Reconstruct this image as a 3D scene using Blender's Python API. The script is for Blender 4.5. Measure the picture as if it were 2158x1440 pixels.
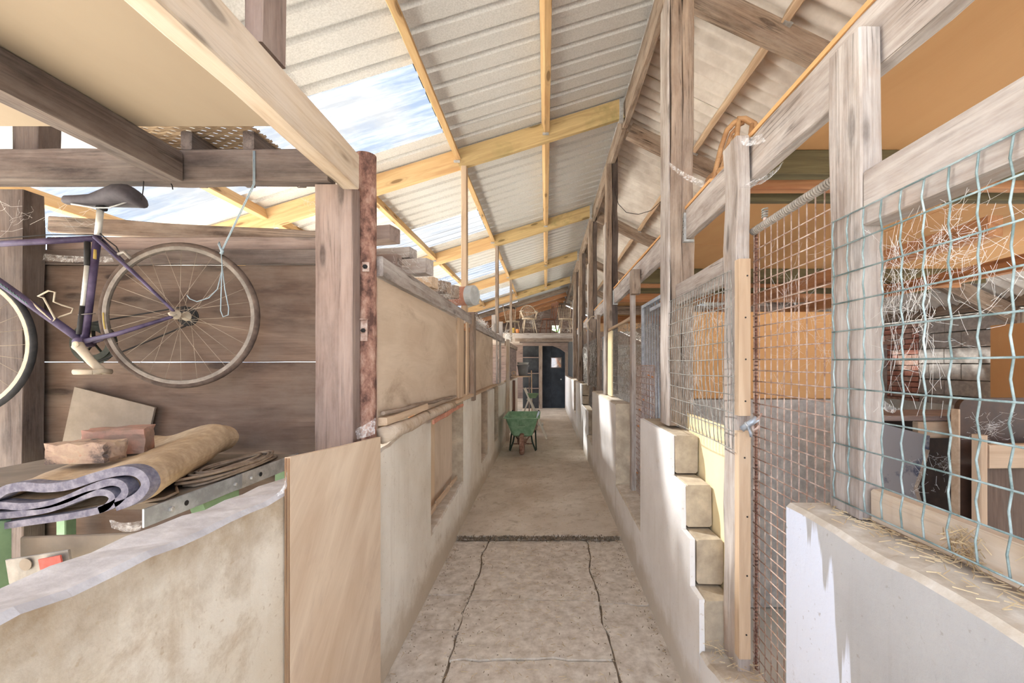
import bpy, math, random
from mathutils import Vector, Matrix, noise as mnoise

# ------------------------------------------------------------------ camera, sky, sun, exposure
for _o in list(bpy.data.objects):
    bpy.data.objects.remove(_o)
SC = bpy.context.scene
COL = SC.collection
F, VX, VY, EYE = 900.0, 1150.0, 768.0, 1.6        # focal length in px, vanishing point, eye height (image 2158 x 1440)
cam_d = bpy.data.cameras.new('camera')
cam = bpy.data.objects.new('camera', cam_d)
COL.objects.link(cam)
cam_d.sensor_width = 36.0
cam_d.lens = 36.0 * F / 2158.0
cam_d.shift_x = -(VX - 1079.0) / 2158.0
cam_d.shift_y = (VY - 720.0) / 2158.0
cam_d.clip_start = 0.02
cam.location = (0, 0, EYE)
cam.rotation_euler = (math.pi / 2, 0, 0)
SC.camera = cam

world = bpy.data.worlds.new('sky')
SC.world = world
world.use_nodes = True
wn, wl = world.node_tree.nodes, world.node_tree.links
wn.clear()
w_out = wn.new('ShaderNodeOutputWorld')
w_bg = wn.new('ShaderNodeBackground')
w_tc = wn.new('ShaderNodeTexCoord')
w_mp = wn.new('ShaderNodeMapping')
w_mp.inputs['Scale'].default_value = (2.2, 2.2, 5.0)
w_no = wn.new('ShaderNodeTexNoise')
w_no.inputs['Scale'].default_value = 1.6
w_no.inputs['Detail'].default_value = 7
w_no.inputs['Roughness'].default_value = 0.62
w_rp = wn.new('ShaderNodeValToRGB')
w_rp.color_ramp.elements[0].position = 0.42
w_rp.color_ramp.elements[0].color = (0.50, 0.70, 1.0, 1)
w_rp.color_ramp.elements[1].position = 0.60
w_rp.color_ramp.elements[1].color = (1.0, 0.99, 0.97, 1)
w_bg.inputs['Strength'].default_value = 1.35
wl.new(w_tc.outputs['Generated'], w_mp.inputs['Vector'])
wl.new(w_mp.outputs['Vector'], w_no.inputs['Vector'])
wl.new(w_no.outputs['Fac'], w_rp.inputs['Fac'])
wl.new(w_rp.outputs['Color'], w_bg.inputs['Color'])
wl.new(w_bg.outputs['Background'], w_out.inputs['Surface'])

sun_d = bpy.data.lights.new('sun', 'SUN')
sun_d.energy = 14.0
sun_d.angle = math.radians(3.0)
sun_d.color = (1.0, 0.95, 0.86)
sun = bpy.data.objects.new('sun', sun_d)
COL.objects.link(sun)
sun.rotation_euler = Vector((2.2, -1.4, -2.3)).to_track_quat('-Z', 'Y').to_euler()
sun.location = (-12, 10, 15)

SC.view_settings.view_transform = 'Standard'
SC.view_settings.look = 'None'
SC.view_settings.exposure = 2.22
SC.view_settings.gamma = 1.0
SC.view_settings.use_curve_mapping = False
SC.cycles.max_bounces = 14
SC.cycles.diffuse_bounces = 8
SC.cycles.transparent_max_bounces = 24
SC.cycles.use_denoising = True

# ------------------------------------------------------------------ helpers
RNG = random.Random(7)
WM = {}                                            # world matrix of every object


def P(px, py, d):
    """photo pixel at a known distance"""
    return Vector(((px - VX) / F * d, d, EYE - (py - VY) / F * d))


def PX(px, py, x):
    """photo pixel on the vertical plane x = const along the aisle"""
    d = x * F / (px - VX)
    return Vector((x, d, EYE - (py - VY) / F * d))


def place(o, M, parent=None):
    COL.objects.link(o)
    WM[o] = M.copy()
    if parent is not None:
        o.parent = parent
        o.matrix_parent_inverse = WM[parent].inverted()
    o.matrix_basis = M
    return o


def tag(o, label=None, cat=None, group=None, kind=None):
    if label:
        o['label'] = label
    if cat:
        o['category'] = cat
    if group:
        o['group'] = group
    if kind:
        o['kind'] = kind
    return o


def thing(name, label, cat, loc=(0, 0, 0), group=None, kind=None):
    o = bpy.data.objects.new(name, None)
    o.empty_display_size = 0.1
    place(o, Matrix.Translation(loc))
    return tag(o, label, cat, group, kind)


def mk(name, verts, faces, mat, parent=None, M=None, smooth=False, mats=None, fmi=None):
    """one mesh object; verts are local to M, or world coordinates when M is None"""
    me = bpy.data.meshes.new(name)
    if M is None:
        lo = [min(v[i] for v in verts) for i in range(3)]
        hi = [max(v[i] for v in verts) for i in range(3)]
        c = Vector(((lo[0] + hi[0]) / 2, (lo[1] + hi[1]) / 2, lo[2]))
        M = Matrix.Translation(c)
        verts = [Vector(v) - c for v in verts]
    me.from_pydata([tuple(v) for v in verts], [], faces)
    for m in (mats or [mat]):
        me.materials.append(m)
    if fmi:
        me.polygons.foreach_set('material_index', fmi)
    if smooth:
        me.polygons.foreach_set('use_smooth', [True] * len(me.polygons))
    me.validate()
    me.update()
    return place(bpy.data.objects.new(name, me), M, parent)


def frame_of(a, b, up=(0, 0, 1)):
    x = (Vector(b) - Vector(a)).normalized()
    up = Vector(up)
    if abs(x.dot(up.normalized())) > 0.98:
        up = Vector((0, 1, 0)) if abs(x.y) < 0.9 else Vector((1, 0, 0))
    y = up.cross(x).normalized()
    z = x.cross(y)
    R = Matrix((x, y, z)).transposed().to_4x4()
    return R


def timber(name, a, b, w, h, mat, parent=None, up=(0, 0, 1), rough=0.002, seg=None, ch=0.005, skew=0.0):
    """a sawn length from a to b; w across, h along 'up'; slightly uneven, chamfered edges; local X = grain"""
    a, b = Vector(a), Vector(b)
    L = (b - a).length
    R = frame_of(a, b, up)
    M = Matrix.Translation((a + b) / 2) @ R
    n = seg if seg is not None else max(2, min(16, int(L / 0.22)))
    ch = min(ch, w * 0.3, h * 0.3)
    rg = random.Random(hash((round(a.x, 3), round(a.y, 3), round(b.z, 3), len(name))) & 0xffff)
    vs, fs = [], []
    hw, hh = w / 2, h / 2
    sec = [(-hw + ch, -hh), (hw - ch, -hh), (hw, -hh + ch), (hw, hh - ch), (hw - ch, hh), (-hw + ch, hh), (-hw, hh - ch), (-hw, -hh + ch)]
    for i in range(n + 1):
        t = i / n
        ox, oz = rg.uniform(-rough, rough), rg.uniform(-rough, rough)
        sx = -L / 2 + L * t
        for (y, z) in sec:
            k = 1 if 0 < i < n else 0.5
            e = skew * (z / hh) if i in (0, n) else 0
            vs.append((sx + e, y + ox + rg.uniform(-rough, rough) * k, z + oz + rg.uniform(-rough, rough) * k))
    m = 8
    for i in range(n):
        for j in range(m):
            p, q = i * m + j, i * m + (j + 1) % m
            fs.append((p, q, q + m, p + m))
    fs.append(tuple(range(m - 1, -1, -1)))
    fs.append(tuple(n * m + j for j in range(m)))
    return mk(name, vs, fs, mat, parent, M)


def box(name, x0, x1, y0, y1, z0, z1, mat, parent=None, axis=None, rough=0.0015, ch=0.004, seg=None):
    """axis-aligned piece; grain along its longest side unless axis says otherwise"""
    d = (x1 - x0, y1 - y0, z1 - z0)
    ax = d.index(max(d)) if axis is None else axis
    c = ((x0 + x1) / 2, (y0 + y1) / 2, (z0 + z1) / 2)
    a, b = list(c), list(c)
    a[ax], b[ax] = (x0, y0, z0)[ax], (x1, y1, z1)[ax]
    if ax == 2:                                    # upright: width across = X or Y
        up = (0, 1, 0)
        w, h = d[0], d[1]
    elif ax == 1:
        up = (0, 0, 1)
        w, h = d[0], d[2]
    else:
        up = (0, 0, 1)
        w, h = d[1], d[2]
    return timber(name, a, b, w, h, mat, parent, up, rough, seg, ch)


def tube_geo(pts, r, sides=6, closed=False, r2=None):
    pts = [Vector(p) for p in pts]
    n = len(pts)
    vs, fs = [], []
    prev = None
    for i, p in enumerate(pts):
        if closed:
            t = pts[(i + 1) % n] - pts[i - 1]
        else:
            t = pts[min(i + 1, n - 1)] - pts[max(i - 1, 0)]
        t.normalize()
        if prev is None:
            u = Vector((0, 0, 1)) if abs(t.z) < 0.9 else Vector((1, 0, 0))
            y = u.cross(t).normalized()
        else:
            y = (prev - t * prev.dot(t))
            y = y.normalized() if y.length > 1e-6 else Vector((1, 0, 0))
        prev = y
        z = t.cross(y)
        rr = r if not hasattr(r, '__len__') else r[i]
        rz = rr if r2 is None else r2
        for k in range(sides):
            a = 2 * math.pi * k / sides
            vs.append(p + y * (math.cos(a) * rr) + z * (math.sin(a) * rz))
    m = n if closed else n - 1
    for i in range(m):
        j = (i + 1) % n
        for k in range(sides):
            l = (k + 1) % sides
            fs.append((i * sides + k, i * sides + l, j * sides + l, j * sides + k))
    if not closed:
        fs.append(tuple(range(sides - 1, -1, -1)))
        fs.append(tuple((n - 1) * sides + k for k in range(sides)))
    return vs, fs


def tube(name, pts, r, mat, parent=None, sides=8, closed=False, r2=None, smooth=True):
    vs, fs = tube_geo(pts, r, sides, closed, r2)
    return mk(name, vs, fs, mat, parent, smooth=smooth)


def merge(geos):
    V, Fc = [], []
    for vs, fs in geos:
        o = len(V)
        V += list(vs)
        Fc += [tuple(i + o for i in f) for f in fs]
    return V, Fc


def lathe_geo(profile, M, n=20):
    ring = profile[0] == profile[-1]
    """profile [(r, z)] spun about local Z of M"""
    vs, fs = [], []
    for (r, z) in profile:
        for k in range(n):
            a = 2 * math.pi * k / n
            vs.append(M @ Vector((r * math.cos(a), r * math.sin(a), z)))
    for i in range(len(profile) - 1):
        for k in range(n):
            l = (k + 1) % n
            fs.append((i * n + k, i * n + l, (i + 1) * n + l, (i + 1) * n + k))
    if profile[0][0] > 1e-4 and not ring:
        fs.append(tuple(range(n - 1, -1, -1)))
    if profile[-1][0] > 1e-4 and not ring:
        fs.append(tuple((len(profile) - 1) * n + k for k in range(n)))
    return vs, fs


def lathe(name, profile, M, mat, parent=None, n=20, smooth=False):
    vs, fs = lathe_geo(profile, M, n)
    return mk(name, vs, fs, mat, parent, smooth=smooth)


def prism(name, poly, lo, hi, axis, mat, parent=None, mats=None, capmat=None):
    """polygon (2D, ccw or cw) extruded between lo and hi along axis 0/1/2"""
    def pt(u, v, w):
        return {0: (w, u, v), 1: (u, w, v), 2: (u, v, w)}[axis]
    n = len(poly)
    vs = [pt(u, v, lo) for u, v in poly] + [pt(u, v, hi) for u, v in poly]
    fs = [tuple(range(n)), tuple(range(2 * n - 1, n - 1, -1))]
    fs += [(i, i + n, (i + 1) % n + n, (i + 1) % n) for i in range(n)]
    fmi = None
    if capmat is not None:
        fmi = [capmat, capmat] + [0] * n
    o = mk(name, vs, fs, mat, parent, mats=mats, fmi=fmi)
    import bmesh
    bm = bmesh.new()
    bm.from_mesh(o.data)
    bmesh.ops.recalc_face_normals(bm, faces=bm.faces)
    bm.to_mesh(o.data)
    bm.free()
    return o


def copy_tree(o, M, parent=None, delta=None):
    """a copy of a thing and all its parts, moved to M"""
    c = o.copy()
    COL.objects.link(c)
    if parent is None:
        c.matrix_basis = M
        WM[c] = M
    else:
        c.parent = parent
        WM[c] = WM[o]
    for ch in list(o.children):
        copy_tree(ch, None, c)
    return c


# ------------------------------------------------------------------ materials (all node-based)
def srgb(r, g, b):
    f = lambda c: c / 12.92 if c <= 0.04045 else ((c + 0.055) / 1.055) ** 2.4
    r, g, b = f(r / 255), f(g / 255), f(b / 255)
    y = 0.3 * r + 0.6 * g + 0.1 * b
    k = 0.22                                       # interreflection deepens the hues again
    return (r + (y - r) * k, g + (y - g) * k, b + (y - b) * k, 1)


class Mat:
    def __init__(self, name, rough=0.85, metallic=0.0):
        self.m = bpy.data.materials.new(name)
        self.m.use_nodes = True
        self.t = self.m.node_tree
        self.n, self.l = self.t.nodes, self.t.links
        self.b = self.n['Principled BSDF']
        self.b.inputs['Roughness'].default_value = rough
        self.b.inputs['Metallic'].default_value = metallic
        self.b.inputs['Specular IOR Level'].default_value = 0.25

    def coord(self, kind='Object', scale=(1, 1, 1), rand=True, rot=None):
        if kind == 'Position':
            o = self.n.new('ShaderNodeNewGeometry').outputs['Position']
            rand = False
        else:
            o = self.n.new('ShaderNodeTexCoord').outputs[kind]
        if rand:
            oi = self.n.new('ShaderNodeObjectInfo')
            mu = self.n.new('ShaderNodeMath')
            mu.operation = 'MULTIPLY'
            mu.inputs[1].default_value = 37.0
            self.l.new(oi.outputs['Random'], mu.inputs[0])
            va = self.n.new('ShaderNodeVectorMath')
            va.operation = 'ADD'
            self.l.new(o, va.inputs[0])
            self.l.new(mu.outputs[0], va.inputs[1])
            o = va.outputs[0]
        if rot:
            mr = self.n.new('ShaderNodeMapping')
            mr.inputs['Rotation'].default_value = rot
            self.l.new(o, mr.inputs['Vector'])
            o = mr.outputs['Vector']
        mp = self.n.new('ShaderNodeMapping')
        mp.inputs['Scale'].default_value = scale
        self.l.new(o, mp.inputs['Vector'])
        return mp.outputs['Vector']

    def noise(self, vec, scale=1.0, detail=4, rough=0.55, dist=0.0):
        x = self.n.new('ShaderNodeTexNoise')
        x.inputs['Scale'].default_value = scale
        x.inputs['Detail'].default_value = detail
        x.inputs['Roughness'].default_value = rough
        x.inputs['Distortion'].default_value = dist
        self.l.new(vec, x.inputs['Vector'])
        return x.outputs['Fac']

    def voro(self, vec, scale=1.0, feature='F1'):
        x = self.n.new('ShaderNodeTexVoronoi')
        x.feature = feature
        x.inputs['Scale'].default_value = scale
        self.l.new(vec, x.inputs['Vector'])
        return x.outputs['Distance']

    def ramp(self, fac, stops):
        x = self.n.new('ShaderNodeValToRGB')
        e = x.color_ramp.elements
        while len(e) < len(stops):
            e.new(0.5)
        for k, (p, c) in zip(e, stops):
            k.position = p
            k.color = c if len(c) == 4 else (*c, 1)
        self.l.new(fac, x.inputs['Fac'])
        return x.outputs['Color']

    def mask(self, fac, lo, hi):
        return self.ramp(fac, [(lo, (0, 0, 0, 1)), (hi, (1, 1, 1, 1))])

    def mix(self, fac, a, b, mode='MIX'):
        x = self.n.new('ShaderNodeMix')
        x.data_type = 'RGBA'
        x.blend_type = mode
        for s, v in ((x.inputs[0], fac), (x.inputs[6], a), (x.inputs[7], b)):
            if hasattr(v, 'is_linked') or hasattr(v, 'links'):
                self.l.new(v, s)
            else:
                s.default_value = v
        return x.outputs[2]

    def math(self, op, a, b=None):
        x = self.n.new('ShaderNodeMath')
        x.operation = op
        for i, v in enumerate((a, b)):
            if v is None:
                continue
            if hasattr(v, 'links'):
                self.l.new(v, x.inputs[i])
            else:
                x.inputs[i].default_value = v
        return x.outputs[0]

    def sep(self, vec):
        x = self.n.new('ShaderNodeSeparateXYZ')
        self.l.new(vec, x.inputs[0])
        return x.outputs

    def color(self, c):
        if hasattr(c, 'links'):
            self.l.new(c, self.b.inputs['Base Color'])
        else:
            self.b.inputs['Base Color'].default_value = c
        return self

    def bump(self, fac, strength=0.3, dist=0.01):
        x = self.n.new('ShaderNodeBump')
        x.inputs['Strength'].default_value = strength
        x.inputs['Distance'].default_value = dist
        self.l.new(fac, x.inputs['Height'])
        self.l.new(x.outputs['Normal'], self.b.inputs['Normal'])
        return self


def wood(name, light, dark, spot=None, grain=16, contrast=(0.32, 0.68), knots=0.0, bump=0.25, dust=None, dustamt=0.5, rough=0.85, fine=0.5, cracks=0.0, axis=0, tilt=0.0):
    M = Mat(name, rough)
    _coord = M.coord

    def coord(kind, sc):
        sc = {0: sc, 1: (sc[1], sc[0], sc[2]), 2: (sc[1], sc[2], sc[0])}[axis]
        return _coord(kind, sc, rot=(tilt, 0, 0) if tilt else None)
    M.coord = coord
    v = M.coord('Object', (1.3, grain, grain))
    g = M.noise(v, 1.0, 6, 0.6, 0.9)
    c = M.ramp(g, [(contrast[0], dark), (contrast[1], light)])
    v2 = M.coord('Object', (5, 110, 110))
    f = M.noise(v2, 1.0, 3, 0.6)
    c = M.mix(M.math('MULTIPLY', M.mask(f, 0.45, 0.75), fine), c, dark)
    if spot:
        s = M.noise(M.coord('Object', (2.2, 4, 4)), 1.0, 5, 0.65, 0.4)
        c = M.mix(M.mask(s, 0.55, 0.75), c, spot)
    if cracks:                                     # drying cracks along the grain
        ck = M.noise(M.coord('Object', (0.9, 34, 34)), 1.0, 2, 0.5, 0.3)
        cm = M.ramp(ck, [(0.47, (0, 0, 0, 1)), (0.495, (1, 1, 1, 1)), (0.505, (1, 1, 1, 1)), (0.53, (0, 0, 0, 1))])
        br = M.mask(M.noise(M.coord('Object', (2.5, 9, 9)), 1.0, 3, 0.6), 0.45, 0.6)
        c = M.mix(M.math('MULTIPLY', M.math('MULTIPLY', cm, br), cracks), c, tuple(x * 0.35 for x in dark[:3]) + (1,))
    if knots:
        k = M.voro(M.coord('Object', (2.2, 8.5, 8.5)), 1.0)
        kc = tuple(x * 0.42 for x in dark[:3]) + (1,)
        c = M.mix(M.math('MULTIPLY', M.ramp(k, [(0.13, (1, 1, 1, 1)), (0.17, (0.3, 0.3, 0.3, 1)), (0.21, (0.1, 0.1, 0.1, 1)), (0.25, (0.22, 0.22, 0.22, 1)), (0.32, (0, 0, 0, 1))]), knots), c, kc)
    if dust:
        d = M.noise(M.coord('Object', (3, 8, 8)), 1.0, 6, 0.7)
        c = M.mix(M.math('MULTIPLY', M.mask(d, 0.4, 0.65), dustamt), c, dust)
    M.color(c)
    M.bump(M.math('ADD', g, f), bump, 0.004)
    return M.m


def plain(name, c, rough=0.8, metallic=0.0, var=0.25, scale=12, bump=0.0, c2=None, lo=0.4, hi=0.7):
    M = Mat(name, rough, metallic)
    f = M.noise(M.coord('Object', (1, 1, 1)), scale, 5, 0.65)
    d = c2 if c2 else tuple(x * (1 - var) for x in c[:3]) + (1,)
    M.color(M.ramp(f, [(lo, d), (hi, c)]))
    if bump:
        M.bump(f, bump, 0.005)
    return M.m


def plaster(name, base, tint, dirt, dirt_lo=0.52, dirt_hi=0.72, streak=True, low_dirt=True, paint=None, top_dirt=None, swirl=0.2):
    M = Mat(name, 0.9)
    p = M.coord('Position')
    a = M.noise(p, 2.3, 6, 0.6)
    c = M.ramp(a, [(0.35, tint), (0.65, base)])
    if paint:                                      # flaking white paint whose upper rim runs up in tongues
        z = M.sep(p)[2]
        st = M.noise(M.coord('Position', (9, 9, 0.55)), 1.0, 4, 0.6)
        br = M.noise(p, 1.1, 2, 0.5)
        yy = M.sep(p)[1]
        side = M.math('MULTIPLY', M.math('SUBTRACT', yy, 1.0), 0.9)
        h = M.math('ADD', M.math('ADD', M.math('MULTIPLY', st, 1.1), M.math('MULTIPLY', br, 0.5)), M.math('ADD', side, 0.14))
        h = M.math('SUBTRACT', h, z)
        c = M.mix(M.mask(h, 0.02, 0.05), c, paint)
    d = M.noise(p, 5.5, 9, 0.74, swirl)
    c = M.mix(M.mask(d, dirt_lo, dirt_hi), c, dirt)
    if top_dirt:                                   # grime rubbed along the upper edge
        z = M.sep(p)[2]
        h = M.math('ADD', M.math('SUBTRACT', z, 1.2), M.math('MULTIPLY', M.noise(p, 3.2, 8, 0.7), 0.62))
        c = M.mix(M.math('MULTIPLY', M.mask(h, 0.12, 0.34), 0.9), c, top_dirt)
    if streak:
        s = M.noise(M.coord('Position', (14, 14, 0.8)), 1.0, 4, 0.6)
        c = M.mix(M.math('MULTIPLY', M.mask(s, 0.58, 0.75), 0.35), c, dirt)
    if low_dirt:                                   # splashed dirt near the floor, ragged rim
        z = M.sep(p)[2]
        h = M.math('SUBTRACT', M.math('MULTIPLY', M.noise(p, 4.0, 6, 0.7), 0.42), z)
        c = M.mix(M.math('MULTIPLY', M.mask(h, 0.0, 0.12), 0.65), c, dirt)
    sp = M.noise(p, 60, 3, 0.5)
    c = M.mix(M.math('MULTIPLY', M.mask(sp, 0.66, 0.72), 0.5), c, dirt)
    M.color(c)
    M.bump(M.math('ADD', d, M.math('MULTIPLY', M.noise(p, 35, 4, 0.6), 0.5)), 0.35, 0.008)
    return M.m


m = {}
m['new_pine'] = wood('new_pine', srgb(222, 184, 118), srgb(196, 148, 84), knots=0.9, bump=0.12, fine=0.25)
m['pine_green'] = wood('pine_green', srgb(212, 180, 112), srgb(178, 146, 84), spot=srgb(150, 138, 74), knots=0.9, bump=0.12, fine=0.25)
m['pale_pine'] = wood('pale_pine', srgb(206, 185, 157), srgb(176, 147, 114), knots=1.0, bump=0.12, fine=0.3, dust=srgb(206, 194, 180), dustamt=0.4, cracks=0.3)
m['grey_wood'] = wood('grey_wood', srgb(186, 174, 164), srgb(132, 114, 102), spot=srgb(164, 138, 118), knots=0.8, bump=0.6, dust=srgb(206, 198, 192), dustamt=0.4, cracks=0.8, fine=0.6)
m['brown_wood'] = wood('brown_wood', srgb(168, 142, 118), srgb(108, 86, 70), spot=srgb(134, 106, 84), knots=0.7, bump=0.6, dust=srgb(190, 172, 154), dustamt=0.4, cracks=0.9)
m['dark_wood'] = wood('dark_wood', srgb(112, 94, 84), srgb(66, 54, 50), spot=srgb(92, 74, 64), knots=0.5, bump=0.4, dust=srgb(138, 126, 118), dustamt=0.35, cracks=0.7)
m['mid_wood'] = wood('mid_wood', srgb(156, 130, 116), srgb(112, 90, 80), knots=0.9, bump=0.3, dust=srgb(172, 152, 140), dustamt=0.35, cracks=0.5)
m['orange_wood'] = wood('orange_wood', srgb(214, 146, 80), srgb(168, 100, 48), knots=0.5, bump=0.15, dust=srgb(206, 160, 110), dustamt=0.2)
m['olive_wood'] = wood('olive_wood', srgb(120, 108, 68), srgb(84, 74, 46), bump=0.25)
m['batten'] = wood('batten', srgb(212, 182, 146), srgb(180, 146, 110), bump=0.15, fine=0.3)
m['ply'] = wood('ply', srgb(228, 200, 160), srgb(202, 166, 122), spot=srgb(190, 160, 132), grain=5, contrast=(0.25, 0.75), bump=0.08, fine=0.15)
m['beige_board'] = wood('beige_board', srgb(214, 190, 160), srgb(188, 160, 130), spot=srgb(170, 142, 112), grain=4, contrast=(0.3, 0.7), bump=0.12, fine=0.2)
m['brown_ply'] = wood('brown_ply', srgb(122, 98, 80), srgb(74, 55, 44), spot=srgb(92, 68, 52), grain=6, knots=0.9, bump=0.15, dust=srgb(118, 102, 88), dustamt=0.5)
m['orange_ply'] = wood('orange_ply', srgb(218, 160, 84), srgb(204, 142, 66), grain=3, contrast=(0.2, 0.8), bump=0.06, fine=0.1)
m['tan_sheet'] = wood('tan_sheet', srgb(162, 143, 117), srgb(152, 132, 107), grain=3, contrast=(0.2, 0.8), bump=0.04, fine=0.08)
m['yellow_board'] = plain('yellow_board', srgb(244, 222, 164), var=0.12, scale=3)
m['ply_v'] = wood('ply_v', srgb(228, 204, 172), srgb(200, 168, 132), spot=srgb(196, 166, 136), grain=5.5, contrast=(0.3, 0.7), bump=0.06, fine=0.2, axis=2, tilt=0.7)
m['edge_ply'] = wood('edge_ply', srgb(176, 130, 84), srgb(110, 72, 42), grain=60, bump=0.2)
m['fleece'] = plain('fleece', srgb(208, 208, 207), c2=srgb(190, 190, 189), scale=90, lo=0.38, hi=0.6, rough=0.95, bump=0.15)
m['fibre_cement'] = plain('fibre_cement', srgb(232, 226, 218), c2=srgb(202, 193, 184), scale=3.5, rough=0.95, bump=0.1, lo=0.35)
m['whitewash'] = plaster('whitewash', srgb(232, 224, 208), srgb(216, 204, 184), srgb(182, 160, 128), 0.58, 0.8)
m['white_lime'] = plaster('white_lime', srgb(236, 234, 234), srgb(222, 218, 216), srgb(190, 176, 156), 0.62, 0.85)
m['stained_wall'] = plaster('stained_wall', srgb(230, 220, 200), srgb(214, 198, 170), srgb(182, 156, 118), 0.5, 0.74, low_dirt=False, top_dirt=srgb(152, 124, 84))
m['flaked_wall'] = plaster('flaked_wall', srgb(186, 183, 180), srgb(170, 167, 165), srgb(150, 138, 124), 0.62, 0.82, low_dirt=False, paint=srgb(222, 228, 244))
m['block'] = plain('block', srgb(196, 178, 150), c2=srgb(158, 142, 120), scale=9, rough=0.95, bump=0.5, lo=0.35)
m['grey_block'] = plain('grey_block', srgb(196, 188, 178), c2=srgb(164, 156, 148), scale=16, rough=0.95, bump=0.4)
m['dusty_cap'] = plain('dusty_cap', srgb(218, 208, 194), c2=srgb(190, 174, 152), scale=14, rough=0.95, bump=0.5)
m['grey_cap'] = plain('grey_cap', srgb(210, 208, 210), c2=srgb(180, 176, 178), scale=14, rough=0.95, bump=0.6)
m['brick'] = plain('brick', srgb(216, 148, 120), c2=srgb(184, 116, 94), scale=14, rough=0.95, bump=0.4)
m['pale_brick'] = plain('pale_brick', srgb(222, 172, 150), c2=srgb(176, 140, 120), scale=16, rough=0.95, bump=0.5)
m['mortar'] = plain('mortar', srgb(190, 176, 160), c2=srgb(160, 148, 134), scale=20, rough=0.95)
_c = Mat('concrete', 0.92)
_p = _c.coord('Position')
_a = _c.noise(_p, 1.6, 7, 0.62)
_col = _c.ramp(_a, [(0.34, srgb(186, 168, 146)), (0.66, srgb(216, 203, 186))])
_d = _c.noise(_p, 7, 8, 0.75, 0.5)
_col = _c.mix(_c.math('MULTIPLY', _c.mask(_d, 0.52, 0.68), 0.7), _col, srgb(158, 138, 114))
_sp = _c.noise(_p, 70, 3, 0.5)
_col = _c.mix(_c.math('MULTIPLY', _c.mask(_sp, 0.64, 0.7), 0.6), _col, srgb(150, 128, 100))
_c.color(_col)
_c.bump(_c.math('ADD', _d, _c.noise(_p, 40, 4, 0.6)), 0.25, 0.006)
m['concrete'] = _c.m
m['concrete_near'] = plain('concrete_near', srgb(216, 204, 188), c2=srgb(176, 159, 139), scale=15, rough=0.95, bump=0.5, lo=0.32, hi=0.64)
m['rope'] = plain('rope', srgb(176, 166, 154), c2=srgb(140, 130, 118), scale=30, rough=0.95)
m['dirt'] = plain('dirt', srgb(150, 128, 102), c2=srgb(108, 90, 70), scale=22, rough=1.0, bump=0.6)
_r = Mat('rust', 0.9)
_f = _r.noise(_r.coord('Object', (1, 1, 0.6)), 16, 8, 0.7)
_col = _r.ramp(_f, [(0.38, srgb(88, 58, 48)), (0.50, srgb(146, 100, 80)), (0.66, srgb(188, 148, 124))])
_r.color(_col)
_r.bump(_f, 0.5, 0.004)
m['rust'] = _r.m
m['rust_wire'] = plain('rust_wire', srgb(220, 198, 184), c2=srgb(164, 126, 106), scale=26, rough=0.85)
m['grey_wire'] = plain('grey_wire', srgb(172, 168, 158), c2=srgb(116, 114, 106), scale=20, rough=0.7)
m['green_wire'] = plain('green_wire', srgb(176, 196, 198), c2=srgb(100, 124, 122), scale=14, rough=0.6)
m['galv'] = plain('galv', srgb(186, 196, 208), c2=srgb(150, 158, 168), scale=18, rough=0.45, metallic=0.55)
m['zinc'] = plain('zinc', srgb(196, 198, 198), c2=srgb(160, 160, 158), scale=24, rough=0.5, metallic=0.4)
m['alu'] = plain('alu', srgb(206, 206, 200), c2=srgb(184, 182, 174), scale=20, rough=0.45, metallic=0.3)
m['dusty_alu'] = plain('dusty_alu', srgb(198, 182, 154), c2=srgb(170, 156, 134), scale=14, rough=0.7)
m['purple'] = plain('purple', srgb(92, 78, 112), c2=srgb(58, 46, 76), scale=10, rough=0.45)
m['tyre_tan'] = plain('tyre_tan', srgb(104, 86, 74), c2=srgb(72, 58, 50), scale=14, rough=0.9)
m['tyre_black'] = plain('tyre_black', srgb(58, 58, 60), c2=srgb(40, 40, 42), scale=14, rough=0.85)
m['rim'] = plain('rim', srgb(146, 137, 126), c2=srgb(112, 104, 95), scale=14, rough=0.5, metallic=0.3)
m['spoke'] = plain('spoke', srgb(172, 154, 132), rough=0.5, metallic=0.2)
m['black'] = plain('black', srgb(50, 48, 48), c2=srgb(34, 32, 32), scale=12, rough=0.7)
m['saddle'] = plain('saddle', srgb(88, 82, 88), c2=srgb(64, 60, 66), scale=10, rough=0.7)
m['cyan'] = plain('cyan', srgb(110, 160, 150), rough=0.6)
m['yellow'] = plain('yellow', srgb(232, 196, 60), rough=0.6)
m['orange'] = plain('orange', srgb(236, 140, 40), rough=0.5)
m['string'] = plain('string', srgb(158, 180, 192), rough=0.8)
m['carpet'] = plain('carpet', srgb(192, 166, 128), c2=srgb(166, 140, 106), scale=30, rough=1.0, bump=0.3)
m['carpet_back'] = plain('carpet_back', srgb(136, 132, 144), c2=srgb(96, 93, 110), scale=40, rough=1.0, bump=0.3)
m['hose'] = plain('hose', srgb(168, 148, 126), c2=srgb(140, 120, 100), scale=20, rough=0.85)
m['green_paint'] = plain('green_paint', srgb(128, 166, 122), c2=srgb(112, 148, 106), scale=10, rough=0.6)
m['barrow_green'] = plain('barrow_green', srgb(146, 190, 148), c2=srgb(108, 158, 116), scale=9, rough=0.7)
m['dark_green'] = plain('dark_green', srgb(52, 70, 58), rough=0.6)
m['bench_dark'] = plain('bench_dark', srgb(70, 72, 62), c2=srgb(44, 48, 40), scale=10)
m['card'] = plain('card', srgb(146, 132, 114), c2=srgb(126, 112, 96), scale=6, rough=0.95)
m['red'] = plain('red', srgb(196, 76, 58), c2=srgb(150, 60, 46), scale=20)
m['terracotta'] = plain('terracotta', srgb(212, 140, 104), c2=srgb(186, 116, 86), scale=14)
m['grey_plastic'] = plain('grey_plastic', srgb(186, 186, 182), c2=srgb(166, 166, 162), scale=12, rough=0.6)
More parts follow.
